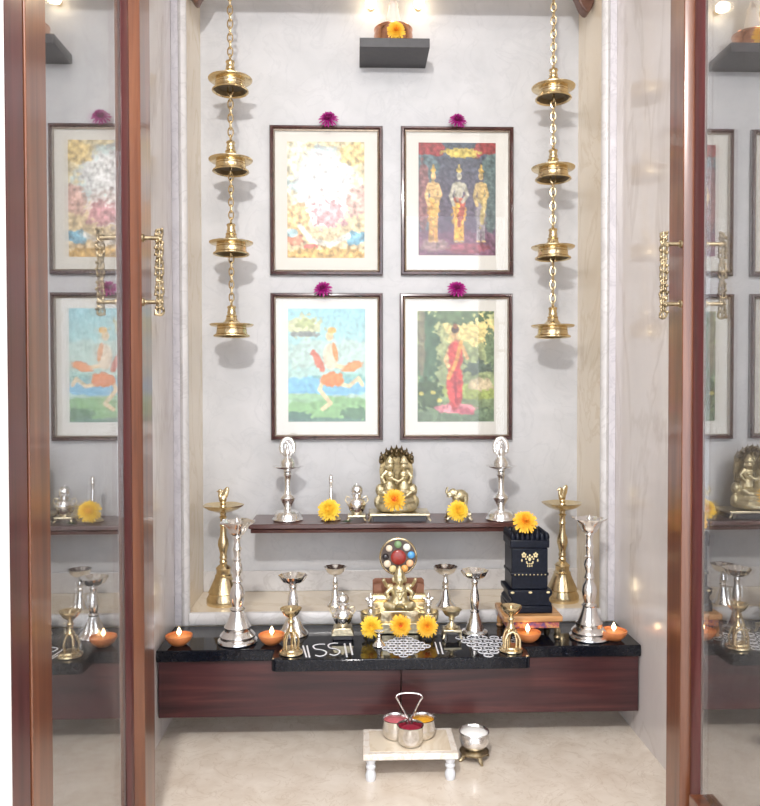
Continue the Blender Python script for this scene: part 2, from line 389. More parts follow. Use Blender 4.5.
def paint_pale():  # pale tones and white patches paint in part of the glare
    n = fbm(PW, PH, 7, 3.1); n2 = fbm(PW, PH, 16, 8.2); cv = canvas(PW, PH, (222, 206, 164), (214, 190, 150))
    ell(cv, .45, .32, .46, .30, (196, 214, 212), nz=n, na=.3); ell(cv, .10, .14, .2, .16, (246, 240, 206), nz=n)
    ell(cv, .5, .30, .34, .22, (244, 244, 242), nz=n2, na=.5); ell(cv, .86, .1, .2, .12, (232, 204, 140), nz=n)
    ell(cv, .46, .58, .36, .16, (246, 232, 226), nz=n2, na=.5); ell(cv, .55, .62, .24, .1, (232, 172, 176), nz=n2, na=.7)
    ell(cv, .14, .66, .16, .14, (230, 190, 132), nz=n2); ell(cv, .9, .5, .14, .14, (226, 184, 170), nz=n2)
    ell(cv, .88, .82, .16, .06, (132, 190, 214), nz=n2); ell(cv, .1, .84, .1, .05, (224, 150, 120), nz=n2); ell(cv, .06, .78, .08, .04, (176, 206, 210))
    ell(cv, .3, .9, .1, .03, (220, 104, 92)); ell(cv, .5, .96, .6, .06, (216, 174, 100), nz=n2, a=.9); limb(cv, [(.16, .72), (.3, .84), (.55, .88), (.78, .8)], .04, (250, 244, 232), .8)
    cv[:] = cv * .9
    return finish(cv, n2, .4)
def paint_court():
    n = fbm(PW, PH, 8, 1.3); n2 = fbm(PW, PH, 22, 5.2); cv = canvas(PW, PH, (62, 72, 84), (92, 66, 88))
    ell(cv, .1, .3, .16, .5, (88, 120, 120), nz=n, a=.6); ell(cv, .93, .35, .12, .5, (92, 118, 108), nz=n, a=.7); ell(cv, .06, .45, .08, .3, (150, 78, 76), a=.7, nz=n)
    ell(cv, .12, .04, .22, .08, (140, 40, 42), .3, nz=n); ell(cv, .88, .04, .22, .08, (146, 48, 44), -.3, nz=n)
    ell(cv, .55, .09, .26, .045, (202, 178, 80), nz=n2)
    ell(cv, .5, .9, .7, .14, (116, 70, 92), nz=n, a=.8); ell(cv, .62, .93, .3, .05, (156, 74, 84), nz=n2, a=.8); ell(cv, .2, .9, .2, .06, (176, 150, 138), nz=n2, a=.7)
    def robed(x, k, robe, cloth, skin, top):
        limb(cv, [(x - .02, .56), (x - .035, .86)], .035 * k, robe); limb(cv, [(x + .02, .56), (x + .03, .86)], .035 * k, robe)
        ell(cv, x, .62, .085 * k, .15, robe, nz=n2, na=.4); ell(cv, x + .03, .60, .04 * k, .16, cloth, .15, nz=n2, na=.4); ell(cv, x, .50, .075 * k, .03, cloth, nz=n2, na=.4)
        limb(cv, [(x - .06 * k, .37), (x - .10 * k, .47), (x - .06 * k, .55)], .026, skin); limb(cv, [(x + .06 * k, .37), (x + .10 * k, .46), (x + .04 * k, .52)], .026, skin)
        ell(cv, x, .42, .062 * k, .085, skin, nz=n2, na=.3); limb(cv, [(x - .05 * k, .37), (x + .05 * k, .37)], .03, skin)
        ell(cv, x, .295, .034, .036, skin); ell(cv, x, .245, .036, .022, top, nz=n2, na=.3); limb(cv, [(x, .245), (x, .20)], .016, top)
        limb(cv, [(x - .05, .87), (x - .02, .87)], .014, skin); limb(cv, [(x + .02, .87), (x + .05, .87)], .014, skin)
    robed(.19, .95, (202, 146, 70), (214, 170, 84), (212, 172, 112), (206, 164, 74)); robed(.80, .85, (140, 130, 134), (186, 166, 112), (198, 168, 106), (206, 168, 78))
    robed(.52, 1.1, (222, 164, 56), (170, 74, 56), (176, 170, 150), (206, 178, 92))
    cv[:] = cv * .86 + .07
    return finish(cv, n2, .36)
def paint_meadow():
    n = fbm(PW, PH, 8, 6.3); n2 = fbm(PW, PH, 20, 2.2); cv = canvas(PW, PH, (150, 206, 216), (190, 214, 190))
    ell(cv, .5, .40, .7, .14, (186, 210, 198), nz=n, a=.8); ell(cv, .5, .68, .8, .09, (118, 186, 224), nz=n, a=.95, na=.2); ell(cv, .75, .61, .4, .05, (120, 180, 168), nz=n, a=.7)
    ell(cv, .5, .90, .8, .14, (134, 184, 122), nz=n, na=.25); ell(cv, .2, .78, .3, .04, (150, 196, 150), nz=n)
    ell(cv, .1, .95, .2, .05, (72, 112, 100), nz=n2, a=.85); ell(cv, .86, .92, .2, .06, (80, 120, 90), nz=n2, a=.85); ell(cv, .5, .985, .6, .03, (88, 124, 116), nz=n2, a=.8)
    ell(cv, .2, .16, .24, .1, (206, 212, 168), nz=n2, na=.45); ell(cv, .22, .13, .12, .05, (178, 190, 130), nz=n2, na=.5); ell(cv, .2, .225, .24, .025, (132, 140, 134), nz=n2)
    sk = (236, 206, 160)
    limb(cv, [(.44, .64), (.40, .71), (.54, .83), (.44, .88)], .032, sk); limb(cv, [(.64, .66), (.78, .68), (.9, .61), (.95, .67)], .03, sk)
    limb(cv, [(.56, .36), (.6, .5), (.76, .52)], .03, sk); ell(cv, .54, .42, .1, .12, (226, 206, 176)); ell(cv, .53, .24, .05, .045, (232, 200, 150)); ell(cv, .56, .19, .06, .03, (232, 176, 84))
    ell(cv, .56, .62, .17, .065, (236, 132, 62), nz=n2, na=.3); ell(cv, .82, .51, .14, .04, (236, 142, 74), -.35, nz=n2, na=.3); ell(cv, .38, .46, .05, .13, (214, 112, 84), -.5, nz=n2); ell(cv, .6, .38, .035, .09, (224, 140, 70), -.2)
    cv[:] = cv * .84 + .11
    return finish(cv, n2, .14)
def paint_garden():
    n = fbm(PW, PH, 8, 9.3); n2 = fbm(PW, PH, 20, 4.4); cv = canvas(PW, PH, (176, 178, 120), (110, 132, 92))
    ell(cv, .75, .17, .4, .14, (222, 202, 130), nz=n); ell(cv, .45, .04, .5, .08, (92, 116, 76), nz=n2, na=.6); ell(cv, .75, .46, .5, .12, (140, 152, 104), nz=n)
    ell(cv, .1, .4, .16, .55, (72, 104, 72), nz=n2, na=.5); ell(cv, .05, .25, .05, .4, (120, 116, 88), nz=n2); ell(cv, .95, .34, .1, .2, (104, 124, 88), nz=n2, na=.5)
    ell(cv, .7, .72, .5, .08, (150, 164, 84), nz=n, na=.2); ell(cv, .5, .95, .7, .09, (100, 122, 90), nz=n2, na=.3); ell(cv, .14, .74, .2, .14, (64, 88, 50), nz=n2, na=.5)
    ell(cv, .82, .66, .17, .06, (206, 188, 150), nz=n2, na=.4); ell(cv, .78, .5, .2, .06, (84, 100, 84), nz=n2, na=.5)
    for x, y in ((.05, .74), (.2, .73), (.28, .8)): ell(cv, x, y, .035, .02, (206, 196, 96))
    ell(cv, .5, .875, .28, .05, (226, 140, 148), nz=n2, na=.2); ell(cv, .6, .9, .16, .03, (208, 104, 116), nz=n2)
    limb(cv, [(.42, .32), (.36, .44), (.40, .5)], .03, (222, 176, 120)); limb(cv, [(.58, .32), (.64, .42)], .03, (206, 160, 104))
    ell(cv, .49, .40, .1, .14, (206, 70, 62), nz=n2, na=.2); ell(cv, .48, .66, .115, .22, (204, 66, 62), nz=n2, na=.15); limb(cv, [(.56, .28), (.5, .45), (.40, .6)], .03, (226, 150, 70)); limb(cv, [(.48, .55), (.5, .82)], .02, (160, 40, 48))
    ell(cv, .485, .21, .05, .045, (222, 180, 120)); ell(cv, .485, .165, .055, .035, (70, 48, 34)); ell(cv, .485, .135, .03, .025, (150, 90, 50))
    cv[:] = cv * .86 + .08
    return finish(cv, n2, .26)
def print_mat(gloss):
    m, nt, b = newmat('printed_paper_' + ('gloss' if gloss else 'matt')); a = nt.nodes.new('ShaderNodeAttribute'); a.attribute_name = 'ink'
    nt.links.new(a.outputs['Color'], b.inputs['Base Color']); setp(b, rough=.5)
    if gloss:
        setp(b, rough=.45, metal=0, coat=.17, coatr=.24); bump(nt, b, noise_tex(nt, coords(nt, (1, 1, 1)), 15, 4, .55, 1), .8, .006)
    return m
def print_mesh(cv, x0, x1, z0, z1, y, gloss, parent):
    h, w, _ = cv.shape; b = MB()
    v = [(x0 + (x1 - x0) * i / (w - 1), y, z1 + (z0 - z1) * j / (h - 1)) for j in range(h) for i in range(w)]
    f = [(j * w + i, (j + 1) * w + i, (j + 1) * w + i + 1, j * w + i + 1) for j in range(h - 1) for i in range(w - 1)]
    # rim so that the sheet has thickness
    me = bpy.data.meshes.new('painted_print'); me.from_pydata(v, [], f); me.materials.append(print_mat(gloss))
    at = me.color_attributes.new('ink', 'FLOAT_COLOR', 'POINT'); l = np.where(cv <= .04045, cv / 12.92, ((cv + .055) / 1.055) ** 2.4)
    at.data.foreach_set('color', np.concatenate([l.reshape(-1, 3), np.ones((h * w, 1))], 1).ravel().astype(np.float32))
    o = bpy.data.objects.new('painted_print', me); C.objects.link(o); o.parent = parent
    md = o.modifiers.new('sheet', 'SOLIDIFY'); md.thickness = .0006; md.offset = 0
    return o
def picture(px0, py0, px1, py1, ix0, iy0, ix1, iy1, painter, label, gloss=False):
    yf = D - .021                       # front of the frame
    a, b2 = P(px0, py0, yf), P(px1, py1, yf); x0, x1, z1, z0 = a.x, b2.x, a.z, b2.z
    cx, cz = (x0 + x1) / 2, z0
    t = thing('framed_picture', label, 'picture', (cx, D, cz), group='framed pictures on the back wall')
    w2, h = (x1 - x0) / 2, z1 - z0; fw = .0125
    b = MB()
    def ring(o, i, ya, yb, mi=0):
        ox, oz0, oz1 = w2 - o, o, h - o; qx, qz0, qz1 = w2 - i, i, h - i
        V = [(-ox, ya, oz0), (ox, ya, oz0), (ox, ya, oz1), (-ox, ya, oz1), (-qx, yb, qz0), (qx, yb, qz0), (qx, yb, qz1), (-qx, yb, qz1)]
        b.add(V, [(k, (k + 1) % 4, 4 + (k + 1) % 4, 4 + k) for k in range(4)], mi)
    ring(0, 0, -.0008, -.014); ring(0, .003, -.014, -.020); ring(.003, .0085, -.020, -.021); ring(.0085, fw, -.021, -.016); ring(fw, fw, -.016, -.0008); ring(fw, 0, -.0008, -.0008)
    b.build('frame', 'frame_wood', t)
    b = MB(); ring(fw + .0002, fw + .0045, -.0145, -.0115); ring(fw + .0045, fw + .0045, -.0115, -.0085); ring(fw + .0045, fw + .0002, -.0085, -.0085); ring(fw + .0002, fw + .0002, -.0085, -.0145)
    s = b.build('slip', 'slip', t); s['label'] = 'thin bronze inner slip'
    q = fw + .0002
    MB().box(-w2 + q, w2 - q, -.006, -.001, q, h - q).build('mat_board', 'mat', t)
    MB().box(-w2 + q, w2 - q, -.0083, -.0065, q, h - q).build('glazing', 'pic_glass', t) if not gloss else None
    i0, i1 = P(ix0, iy0, D - .006), P(ix1, iy1, D - .006)
    print_mesh(painter(), i0.x - cx, i1.x - cx, i1.z - cz, i0.z - cz, -.0064 + .00005, gloss, t)
    return t
picture(269, 124, 383, 275, 287, 141.5, 364.5, 258, paint_pale, 'framed pale gold and white print washed out by partly painted glare, upper left picture', True)
picture(401, 125, 514, 275, 418.5, 142.5, 495.5, 255.5, paint_court, 'framed dark print of gold robed figures under red drapes')
picture(270, 292.5, 383, 440, 288, 308.5, 365.5, 421.5, paint_meadow, 'framed print of orange clad running figure over green shore and blue water')
picture(400, 293, 513, 440, 417.5, 311, 494, 421.5, paint_garden, 'framed print of figure in a red robe standing in a green garden')

# ------------------------------------------------------------------ flowers
def petal(b, a, tilt, r0, L, w, nrm_up, curl=.25, mi=0):
    # a petal in flower space: +z is the flower's axis
    ca, sa = math.cos(a), math.sin(a); pts = []
    prof = ((0, .35), (.35, .85), (.7, 1.0), (.92, .7), (1, .25))
    for t, wf in prof:
        rr = r0 + L * t * math.cos(tilt); z = nrm_up + L * t * math.sin(tilt) - curl * L * t * t
        for sd in (-1, 0, 1):
            o = sd * w * wf / 2; zz = z + (0 if sd else -.12 * w)
            pts.append((rr * ca - o * sa, rr * sa + o * ca, zz))
    f = []
    for j in range(len(prof) - 1):
        for i in range(2): k = j * 3 + i; f.append((k, k + 1, k + 4, k + 3))
    b.add(pts, f, mi)
def marigold_mb(R, depth=.5, seed=1, rows=6, n0=26):
    rnd = random.Random(seed); b = MB(); c = MB()
    for j in range(rows):
        u = j / (rows - 1); n = int(n0 * (1 - .45 * u))
        for i in range(n):
            a = 2 * PI * (i + .5 * (j % 2)) / n + rnd.uniform(-.08, .08)
            petal(b, a, math.radians(8 + 62 * u + rnd.uniform(-7, 7)), R * .18 * (1 - u * .6), R * (.84 - .40 * u) * rnd.uniform(.92, 1.06), R * .19, R * depth * (.2 + .35 * u), .28 * (1 - u))
    b.lathe([(R * .1, 0), (R * .34, R * .06), (R * .3, R * depth * .36), (R * .05, R * depth * .42)], n=14)
    for i in range(22):
        a = i * 2.4; r = R * .05 * math.sqrt(i); c.ball((r * math.cos(a) * 1.3, r * math.sin(a) * 1.3, R * depth * .5 + R * .08), (R * .08, R * .08, R * .18), 8)
    return b, c
def flower(name, label, cat, px, py, Y, R, pm, cm, direction, group, depth=.55, seed=1, rows=6, n0=26):
    loc = P(px, py, Y); q = Vector((0, 0, 1)).rotation_difference(Vector(direction).normalized())
    t = thing(name, label, cat, loc, group=group); t.rotation_mode = 'XYZ'; t.rotation_euler = q.to_euler()
    b, c = marigold_mb(R, depth, seed, rows, n0)
    b.build('petals', pm, t, angle=180); c.build('flower_centre', cm, t)
    return t
gm = 'magenta flowers on the frames'
for k, (px, py, r, lab) in enumerate(((328.5, 124.5, .030, 'magenta flower resting on top of the pale glare-washed picture frame'), (457.5, 126, .028, 'magenta flower resting on top of the frame of gold robed figures'),
                                 (323, 294, .028, 'magenta flower on frame of the orange clad running figure'), (457, 294, .030, 'magenta flower on frame of the red robed garden figure'))):
    l = P(px, py, D - .013)
    t = flower('magenta_flower', lab, 'flower', px, py - 4.5, D - .030, r * 1.08, 'magenta', 'magenta_dark', (random.uniform(-.2, .2), -.8, .6), gm, .6, 10 + k, 5, 16)

# ------------------------------------------------------------------ hanging brass lamp strings and their wooden rail
rail = thing('hanging_rail', 'dark carved wooden rail with drooping end corbels above the brass lamp strings', 'rail', (0, 2.28, 2.0))
MB().box(-.599, .599, -.022, .022, .10, .15).build('beam', 'carved_wood', rail, bevel=.004)
for sgn, xa, xt, zt_ in ((1, .551, .578, .027), (-1, -.560, -.580, .040)):
    pts = [(xa - sgn * .02, .10), (xa - sgn * .004, .072), (xa + sgn * .008, zt_ + .016), (xt - sgn * .006, zt_ + .002), (xt + sgn * .004, zt_), (xt + sgn * .012, zt_ + .012), (.599 * sgn, .062), (.599 * sgn, .10)]
    MB().prism(pts, -.02, .02, 'y').build('corbel', 'carved_wood', rail, bevel=.004)
def lamp_mesh():
    b = MB(); sq = lambda pr: [(r, z * .82 if z < .0456 else z - .0082) for r, z in pr]
    b.lathe(sq([(.0005, .024), (.040, .020), (.048, .004), (.052, 0), (.054, .002), (.053, .006), (.047, .010), (.044, .020), (.045, .026), (.043, .030), (.044, .034), (.060, .038), (.0645, .042), (.065, .045), (.061, .0455), (.052, .044),
             (.036, .046), (.026, .050), (.018, .058), (.015, .066), (.017, .069), (.015, .072), (.0125, .074), (.0135, .080), (.0115, .084), (.0115, .092), (.014, .095), (.012, .099), (.006, .102), (.0005, .103)]), n=40)
    b.torus((0, 0, .102), .0085, .0024, (1, 0, 0), 18, 8)
    return b
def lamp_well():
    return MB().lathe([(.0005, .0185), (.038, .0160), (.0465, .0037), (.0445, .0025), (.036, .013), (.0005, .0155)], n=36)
def links(b, z0, z1):
    L = .027; n = max(1, round((z1 - z0) / (L * .72))); st = (z1 - z0) / n
    for i in range(n):
        z = z0 + st * (i + .5); nr = (1, 0, 0) if i % 2 else (.1, 1, 0); R = st * .68
        q = Vector((0, 0, 1)).rotation_difference(Vector(nr).normalized()); up = q.inverted() @ Vector((0, 0, 1))
        pts = []
        e = up.normalized(); w = Vector((0, 0, 1)).cross(e)
        for k in range(16):
            a = 2 * PI * k / 16; pts.append(Vector((0, 0, z)) + q @ (e * R * math.cos(a) + w * R * .55 * math.sin(a)))
        b.tube(pts, .0023, 6, 0, True)
def lamp_string(px_list, ys, label):
    zsn = [P(px, y, 2.28).z - .035 for px, y in zip(px_list, ys)]; xs = [P(px, y, 2.28).x for px, y in zip(px_list, ys)]
    x = sum(xs) / len(xs)
    t = thing('hanging_lamp_string', label, 'hanging lamp', (x, 2.28, zsn[-1]), group='hanging brass lamp strings')
    zb = zsn[-1]; prev = 2.0985 - zb
    for z in zsn:
        b = MB(); links(b, z - zb + .108, prev); b.build('chain', 'brass', t)
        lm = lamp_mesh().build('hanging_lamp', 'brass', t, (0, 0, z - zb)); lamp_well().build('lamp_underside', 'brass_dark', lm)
        prev = z - zb + .0155
    return t
lamp_string((230, 231, 231, 232), (80, 160.5, 243, 325), 'left-hand chain of four brass hanging oil lamps, left of the framed pictures')
lamp_string((554, 553.5, 552.5, 552), (88, 168.5, 247.5, 326), 'right-hand chain of four brass hanging oil lamps, right of the framed pictures')

# ------------------------------------------------------------------ top shelf: copper pot, flower, pale figure, bulbs
zt = zq + .0285
pot = thing('copper_pot', 'squat copper pot standing on the small charcoal shelf', 'pot', (.004, 2.362, zt))
MB().lathe([(.050, 0), (.058, .004), (.060, .04), (.057, .052), (.059, .056), (.056, .057), (.054, .05), (.052, .012), (.0005, .010)], n=40).build('pot_body', 'copper', pot)
MB().torus((0, 0, .058), .0575, .0022, n=40).build('rim', 'copper', pot)
flower('orange_marigold', 'orange marigold against the front of the copper pot on the high shelf', 'flower', 396, 30.5, 2.299, .029, 'golden', 'orange', (0, -1, .1), 'marigolds', .45, 31)
fg = thing('cone_figure', 'pale cone-shaped figure rising from the copper pot between glowing bulbs', 'figurine', (.004, 2.362, zt + .0105))
MB().lathe([(.030, 0), (.032, .02), (.028, .05), (.020, .09), (.014, .12), (.016, .125), (.010, .135), (.006, .15), (.0005, .152)], n=24).build('cone_body', 'pale_stone', fg)
for px, lab in ((371, 'glowing warm bulb on the wall left of the pale cone figure'), (419, 'glowing warm bulb on the wall right of the pale cone figure')):
    q = P(px, 3, D - .034)
    t = thing('wall_bulb', lab, 'lamp', (q.x, D, q.z), group='warm bulbs over the high shelf')
    MB().lathe([(.010, .001), (.010, .008), (.007, .012), (.007, .017), (.0005, .017)], n=20, axis=(0, -1, 0)).build('bulb_holder', 'brass', t)
    MB().ball((0, -.034, 0), (.016, .019, .016), 18).build('bulb', 'bulb', t)

# ------------------------------------------------------------------ silver things on the wooden shelf
def ornate_lamp(loc, label):
    t = thing('silver_lamp', label, 'oil lamp', loc, group='ornate silver lamps on the wooden shelf')
    b = MB(); b.lathe([(.044, 0), (.047, .003), (.046, .006), (.042, .009, .0), (.040, .017, .04), (.034, .025, .04), (.022, .031), (.013, .034), (.011, .040), (.016, .050), (.022, .060), (.024, .066), (.021, .072), (.013, .078), (.010, .086),
             (.0085, .10), (.0095, .118), (.0120, .130), (.016, .134), (.012, .138), (.012, .142)], n=48, lobes=16); b.build('stand', 'silver_em', t)
    MB().lathe([(.010, .142), (.018, .146), (.030, .152, .03), (.046, .1585, .05), (.047, .160, .05), (.030, .157, .03), (.006, .150)], n=50, lobes=5).build('lamp_dish', 'silver', t)
    b = MB(); b.lathe([(.010, .152), (.020, .158), (.023, .170), (.016, .182), (.010, .188), (.0005, .19)], n=28, lobes=8)
    # peacock shaped plaque over the dish
    for k in range(15):
        a = PI * (-.15 + 1.3 * k / 14); b.ball((.019 * math.cos(a), .002, .215 + .026 * math.sin(a)), (.0072, .0045, .0072), 10)
    b.ball((0, .003, .212), (.020, .004, .028), 20); b.ball((0, -.004, .200), (.010, .008, .014), 14); b.ball((0, -.005, .218), (.006, .006, .007), 12); b.ball((0, -.006, .230), (.004, .003, .006), 10)
    for k in range(7):
        a = PI * (.1 + .8 * k / 6); b.ball((.012 * math.cos(a), -.002, .217 + .016 * math.sin(a)), .0035, 8)
    b.build('peacock_finial', 'silver_em', t)
    return t
zs_ = zs + .0005
o1 = ornate_lamp((-.322, 2.318, zs_), 'ornate silver lamp at left end of the wooden shelf, beside the bell flower')
o1.scale = (1, 1, 1.03)
dup(o1, (.328, 2.300, zs_), 'ornate silver lamp at right end of the wooden shelf, beside the elephant')
# bell
q = G(331, 520, zs_); bell = thing('hand_bell', 'small silver-grey hand bell with upright handle behind yellow marigold on the shelf', 'bell', (q.x, 2.315, zs_))
MB().lathe([(.030, 0), (.031, .003), (.024, .010), (.019, .026), (.015, .040), (.008, .046), (.0005, .047)], n=28).build('bell_body', 'brass', bell)
MB().lathe([(.006, .046), (.0075, .052), (.005, .058), (.0065, .075), (.0045, .095), (.0055, .112), (.008, .117), (.0055, .122), (.0075, .128), (.004, .137), (.0005, .139)], n=18).build('bell_handle', 'silver', bell)
fy = 'marigolds'
flower('yellow_marigold', 'yellow marigold in front of the hand bell on wooden shelf', 'flower', 329, 510, 2.274, .035, 'yellow', 'golden', (-.1, -.9, .35), fy, .6, 5)
lf = MB()
for a, L in ((.2, .035), (-.35, .028)):
    lf.add([(0, 0, .002), (L * .5, -.008 + a * .01, .006), (L, a * L, .003), (L * .5, .008 + a * .01, .004)], [(0, 1, 2, 3)])
o = lf.build('flower_leaves', 'green', None, P(341, 519, 2.272), angle=180); o.location.z = zs_ + .001; o.modifiers.new('t', 'SOLIDIFY').thickness = .001
tag(o, 'green leaf lying beside yellow marigold of the bell', 'leaf')
def stool_brass(t, w, d, h, mat='brass_pale'):
    b = MB(); b.box(-w, w, -d, d, h - .007, h); b.build('stand_top', mat, t, bevel=.0015)
    for sx in (-1, 1):
        for sy in (-1, 1):
            MB().tube([(sx * w * .9, sy * d * .8, h - .007), (sx * w * .82, sy * d * .72, h * .55), (sx * w * .95, sy * d * .85, .004), (sx * w * 1.08, sy * d * .95, .0025)], [.0045, .004, .0032, .0026], 8).build('leg', mat, t)
def kalash(loc, s, label, gh, group, rim):
    t = thing('silver_pot', label, 'pot', (loc[0], loc[1], loc[2] + gh + .0003), group=group)
    MB().lathe([(.016 * s, 0), (.018 * s, .003 * s), (.026 * s, .016 * s), (.030 * s, .030 * s), (.029 * s, .042 * s), (.022 * s, .052 * s), (.015 * s, .056 * s), (.015 * s, .062 * s), (.021 * s, .066 * s), (.019 * s, .068 * s), (.010 * s, .066 * s)], n=36).build('pot_body', 'silver', t)
    b = MB(); b.ball((0, 0, .080 * s), (.020 * s, .020 * s, .018 * s), 20)
    for k in range(9):
        a = 2 * PI * k / 9; b.ball((.014 * s * math.cos(a), .014 * s * math.sin(a), .070 * s), (.006 * s, .006 * s, .008 * s), 8)
    b.ball((0, 0, .098 * s), .004 * s, 10); b.build('lid', 'silver_em', t)
    b = MB(); b.torus((0, 0, .031 * s), .0305 * s, .0018 * s, n=36)
    for sd in (-1, 1): b.tube([(sd * .022 * s, 0, .054 * s), (sd * .033 * s, 0, .058 * s), (sd * .038 * s, 0, .046 * s), (sd * .031 * s, 0, .036 * s)], .0024 * s, 8)
    b.build('handles', 'brass_pale', t)
    return t
q = (-.112, 2.302, zs_)
st = thing('brass_stand', 'small pale brass stand with curled legs under silver pot on wooden shelf', 'stand', q, group='small brass stands'); stool_brass(st, .027, .022, .020)
kalash(q, .92, 'small silver lidded pot on wooden shelf left of the hooded gold idol', .020, 'silver lidded pots', 0)

# idol on its tray
q = (.0165, 2.318, zs_)
tr = thing('gold_tray_table', 'low pale gold tray table with blacked-in hollow under hooded idol', 'stand', q)
zt = .026
MB().box(-.090, .092, -.052, .052, zt - .008, zt).build('tray_top', 'brass_pale', tr, bevel=.002)
MB().box(-.078, .080, -.044, .044, .0005, zt - .0085).build('hollow_shade', 'black_shelf', tr)  # black block fills the hollow, standing in for its shade
for sx in (-1, 1):
    for sy in (-1, 1): MB().tube([(sx * .086, sy * .047, zt - .009), (sx * .087, sy * .049, .012), (sx * .094, sy * .050, .003)], [.0045, .0035, .003], 8).build('leg', 'brass_pale', tr)
idol = thing('hooded_idol', 'gold idol of two seated figures under serpent hood, middle of wooden shelf', 'idol', (q[0] - .006, q[1] + .005, zs_ + zt + .0004))
b = MB()
for k in range(3): b.torus((0, 0, .012 + .017 * k), .052 - .006 * k, .0115, n=28)
b.ball((0, 0, .03), (.056, .040, .03), 20)
for sx in (-1, 1):
    b.ball((sx * .022, -.004, .072), (.019, .018, .024), 16); b.ball((sx * .021, -.010, .108), (.0145, .013, .019), 16); b.ball((sx * .021, -.018, .137), (.0125, .012, .0145), 14); b.ball((sx * .021, -.0305, .136), (.0025, .0025, .004), 8)
    b.lathe([(.0135, .146), (.0145, .150), (.010, .160), (.006, .166), (.0005, .172)], (sx * .021, -.017, 0), 14); b.ball((sx * .035, -.016, .136), (.003, .004, .007), 8)
    b.tube([(sx * .030, -.008, .124), (sx * .046, -.012, .104), (sx * .036, -.026, .086)], [.007, .0062, .005], 8); b.tube([(sx * .012, -.012, .06), (sx * .045, -.03, .056), (sx * .02, -.036, .042)], [.011, .011, .007], 8)
    b.ball((sx * .050, .006, .062), (.015, .014, .020), 12); b.ball((sx * .056, 0, .026), (.014, .014, .020), 12); b.torus((sx * .021, -.014, .116), .011, .0026, (0, -.6, 1), 14)
b.tube([(-.014, -.02, .10), (.004, -.026, .092), (.018, -.02, .10)], .005, 8)
b.build('figures', 'idol_gold', idol, remesh=.0019)
b = MB(); tip = MB()
b.prism([(x, z) for x, z in [(-.046, .06), (.046, .06), (.052, .12), (.047, .160), (.03, .176), (0, .182), (-.03, .176), (-.047, .160), (-.052, .12)]], .012, .022, 'y')
for k in range(7):
    u = (k - 3) / 3; x = .044 * u; z = .178 - .020 * u * u
    b.ball((x, .010, z), (.0095, .012, .017), 12, rot=Matrix.Rotation(-.35 * u, 3, 'Y')); tip.ball((x * 1.05, -.003, z + .005), (.0072, .0075, .0085), 10); tip.lathe([(.004, 0), (.0005, .010)], (x * 1.07, .002, z + .014), 8)
b.build('serpent_hood', 'hood_shade_gold', idol)['label'] = 'spread hood with painted shade'
tip = tip.build('serpent_heads', 'brass_dark', idol); tip['label'] = 'dark tarnished serpent heads'
flower('orange_marigold', 'orange-centred marigold leaning on the hooded gold idol', 'flower', 394.5, 500, 2.252, .035, 'golden', 'orange_red', (0, -.9, .4), fy, .6, 8, 5, 22)

# elephant
q = (.198, 2.302, zs_)
st = dup(st, q, 'small pale brass stand with curled legs under toy-size elephant'); st.scale = (1.35, 1.1, 1.25)
el = thing('elephant_figurine', 'small pale gold elephant with raised trunk on brass stand', 'figurine', (q[0], q[1], zs_ + .0253), rz=.25); el.scale = (.9,) * 3
b = MB()
b.ball((.006, 0, .054), (.026, .018, .021), 18); b.ball((-.020, 0, .064), (.014, .013, .016), 14); b.ball((-.012, -.012, .064), (.009, .003, .012), 12); b.ball((-.012, .012, .064), (.009, .003, .012), 12)
b.tube([(-.028, 0, .066), (-.038, 0, .058), (-.043, 0, .066), (-.042, 0, .078), (-.038, 0, .084)], [.008, .0062, .005, .0042, .004], 8)
for x, y in ((-.010, -.009), (-.010, .009), (.022, -.009), (.022, .009)): b.tube([(x, y, .050), (x, y, .022), (x, y, .0005)], [.009, .0074, .0082], 10)
b.tube([(.031, 0, .062), (.036, 0, .05), (.036, 0, .036)], [.0025, .002, .002], 6); b.tube([(-.030, -.006, .056), (-.038, -.009, .050), (-.043, -.009, .052)], [.003, .0022, .0012], 6); b.tube([(-.030, .006, .056), (-.038, .009, .050), (-.043, .009, .052)], [.003, .0022, .0012], 6)
b.build('elephant_body', 'idol_gold', el, remesh=.0018)
flower('yellow_marigold', 'yellow marigold in front of the small gold elephant', 'flower', 458, 511, 2.258, .033, 'yellow', 'golden', (.1, -.95, .3), fy, .55, 9)

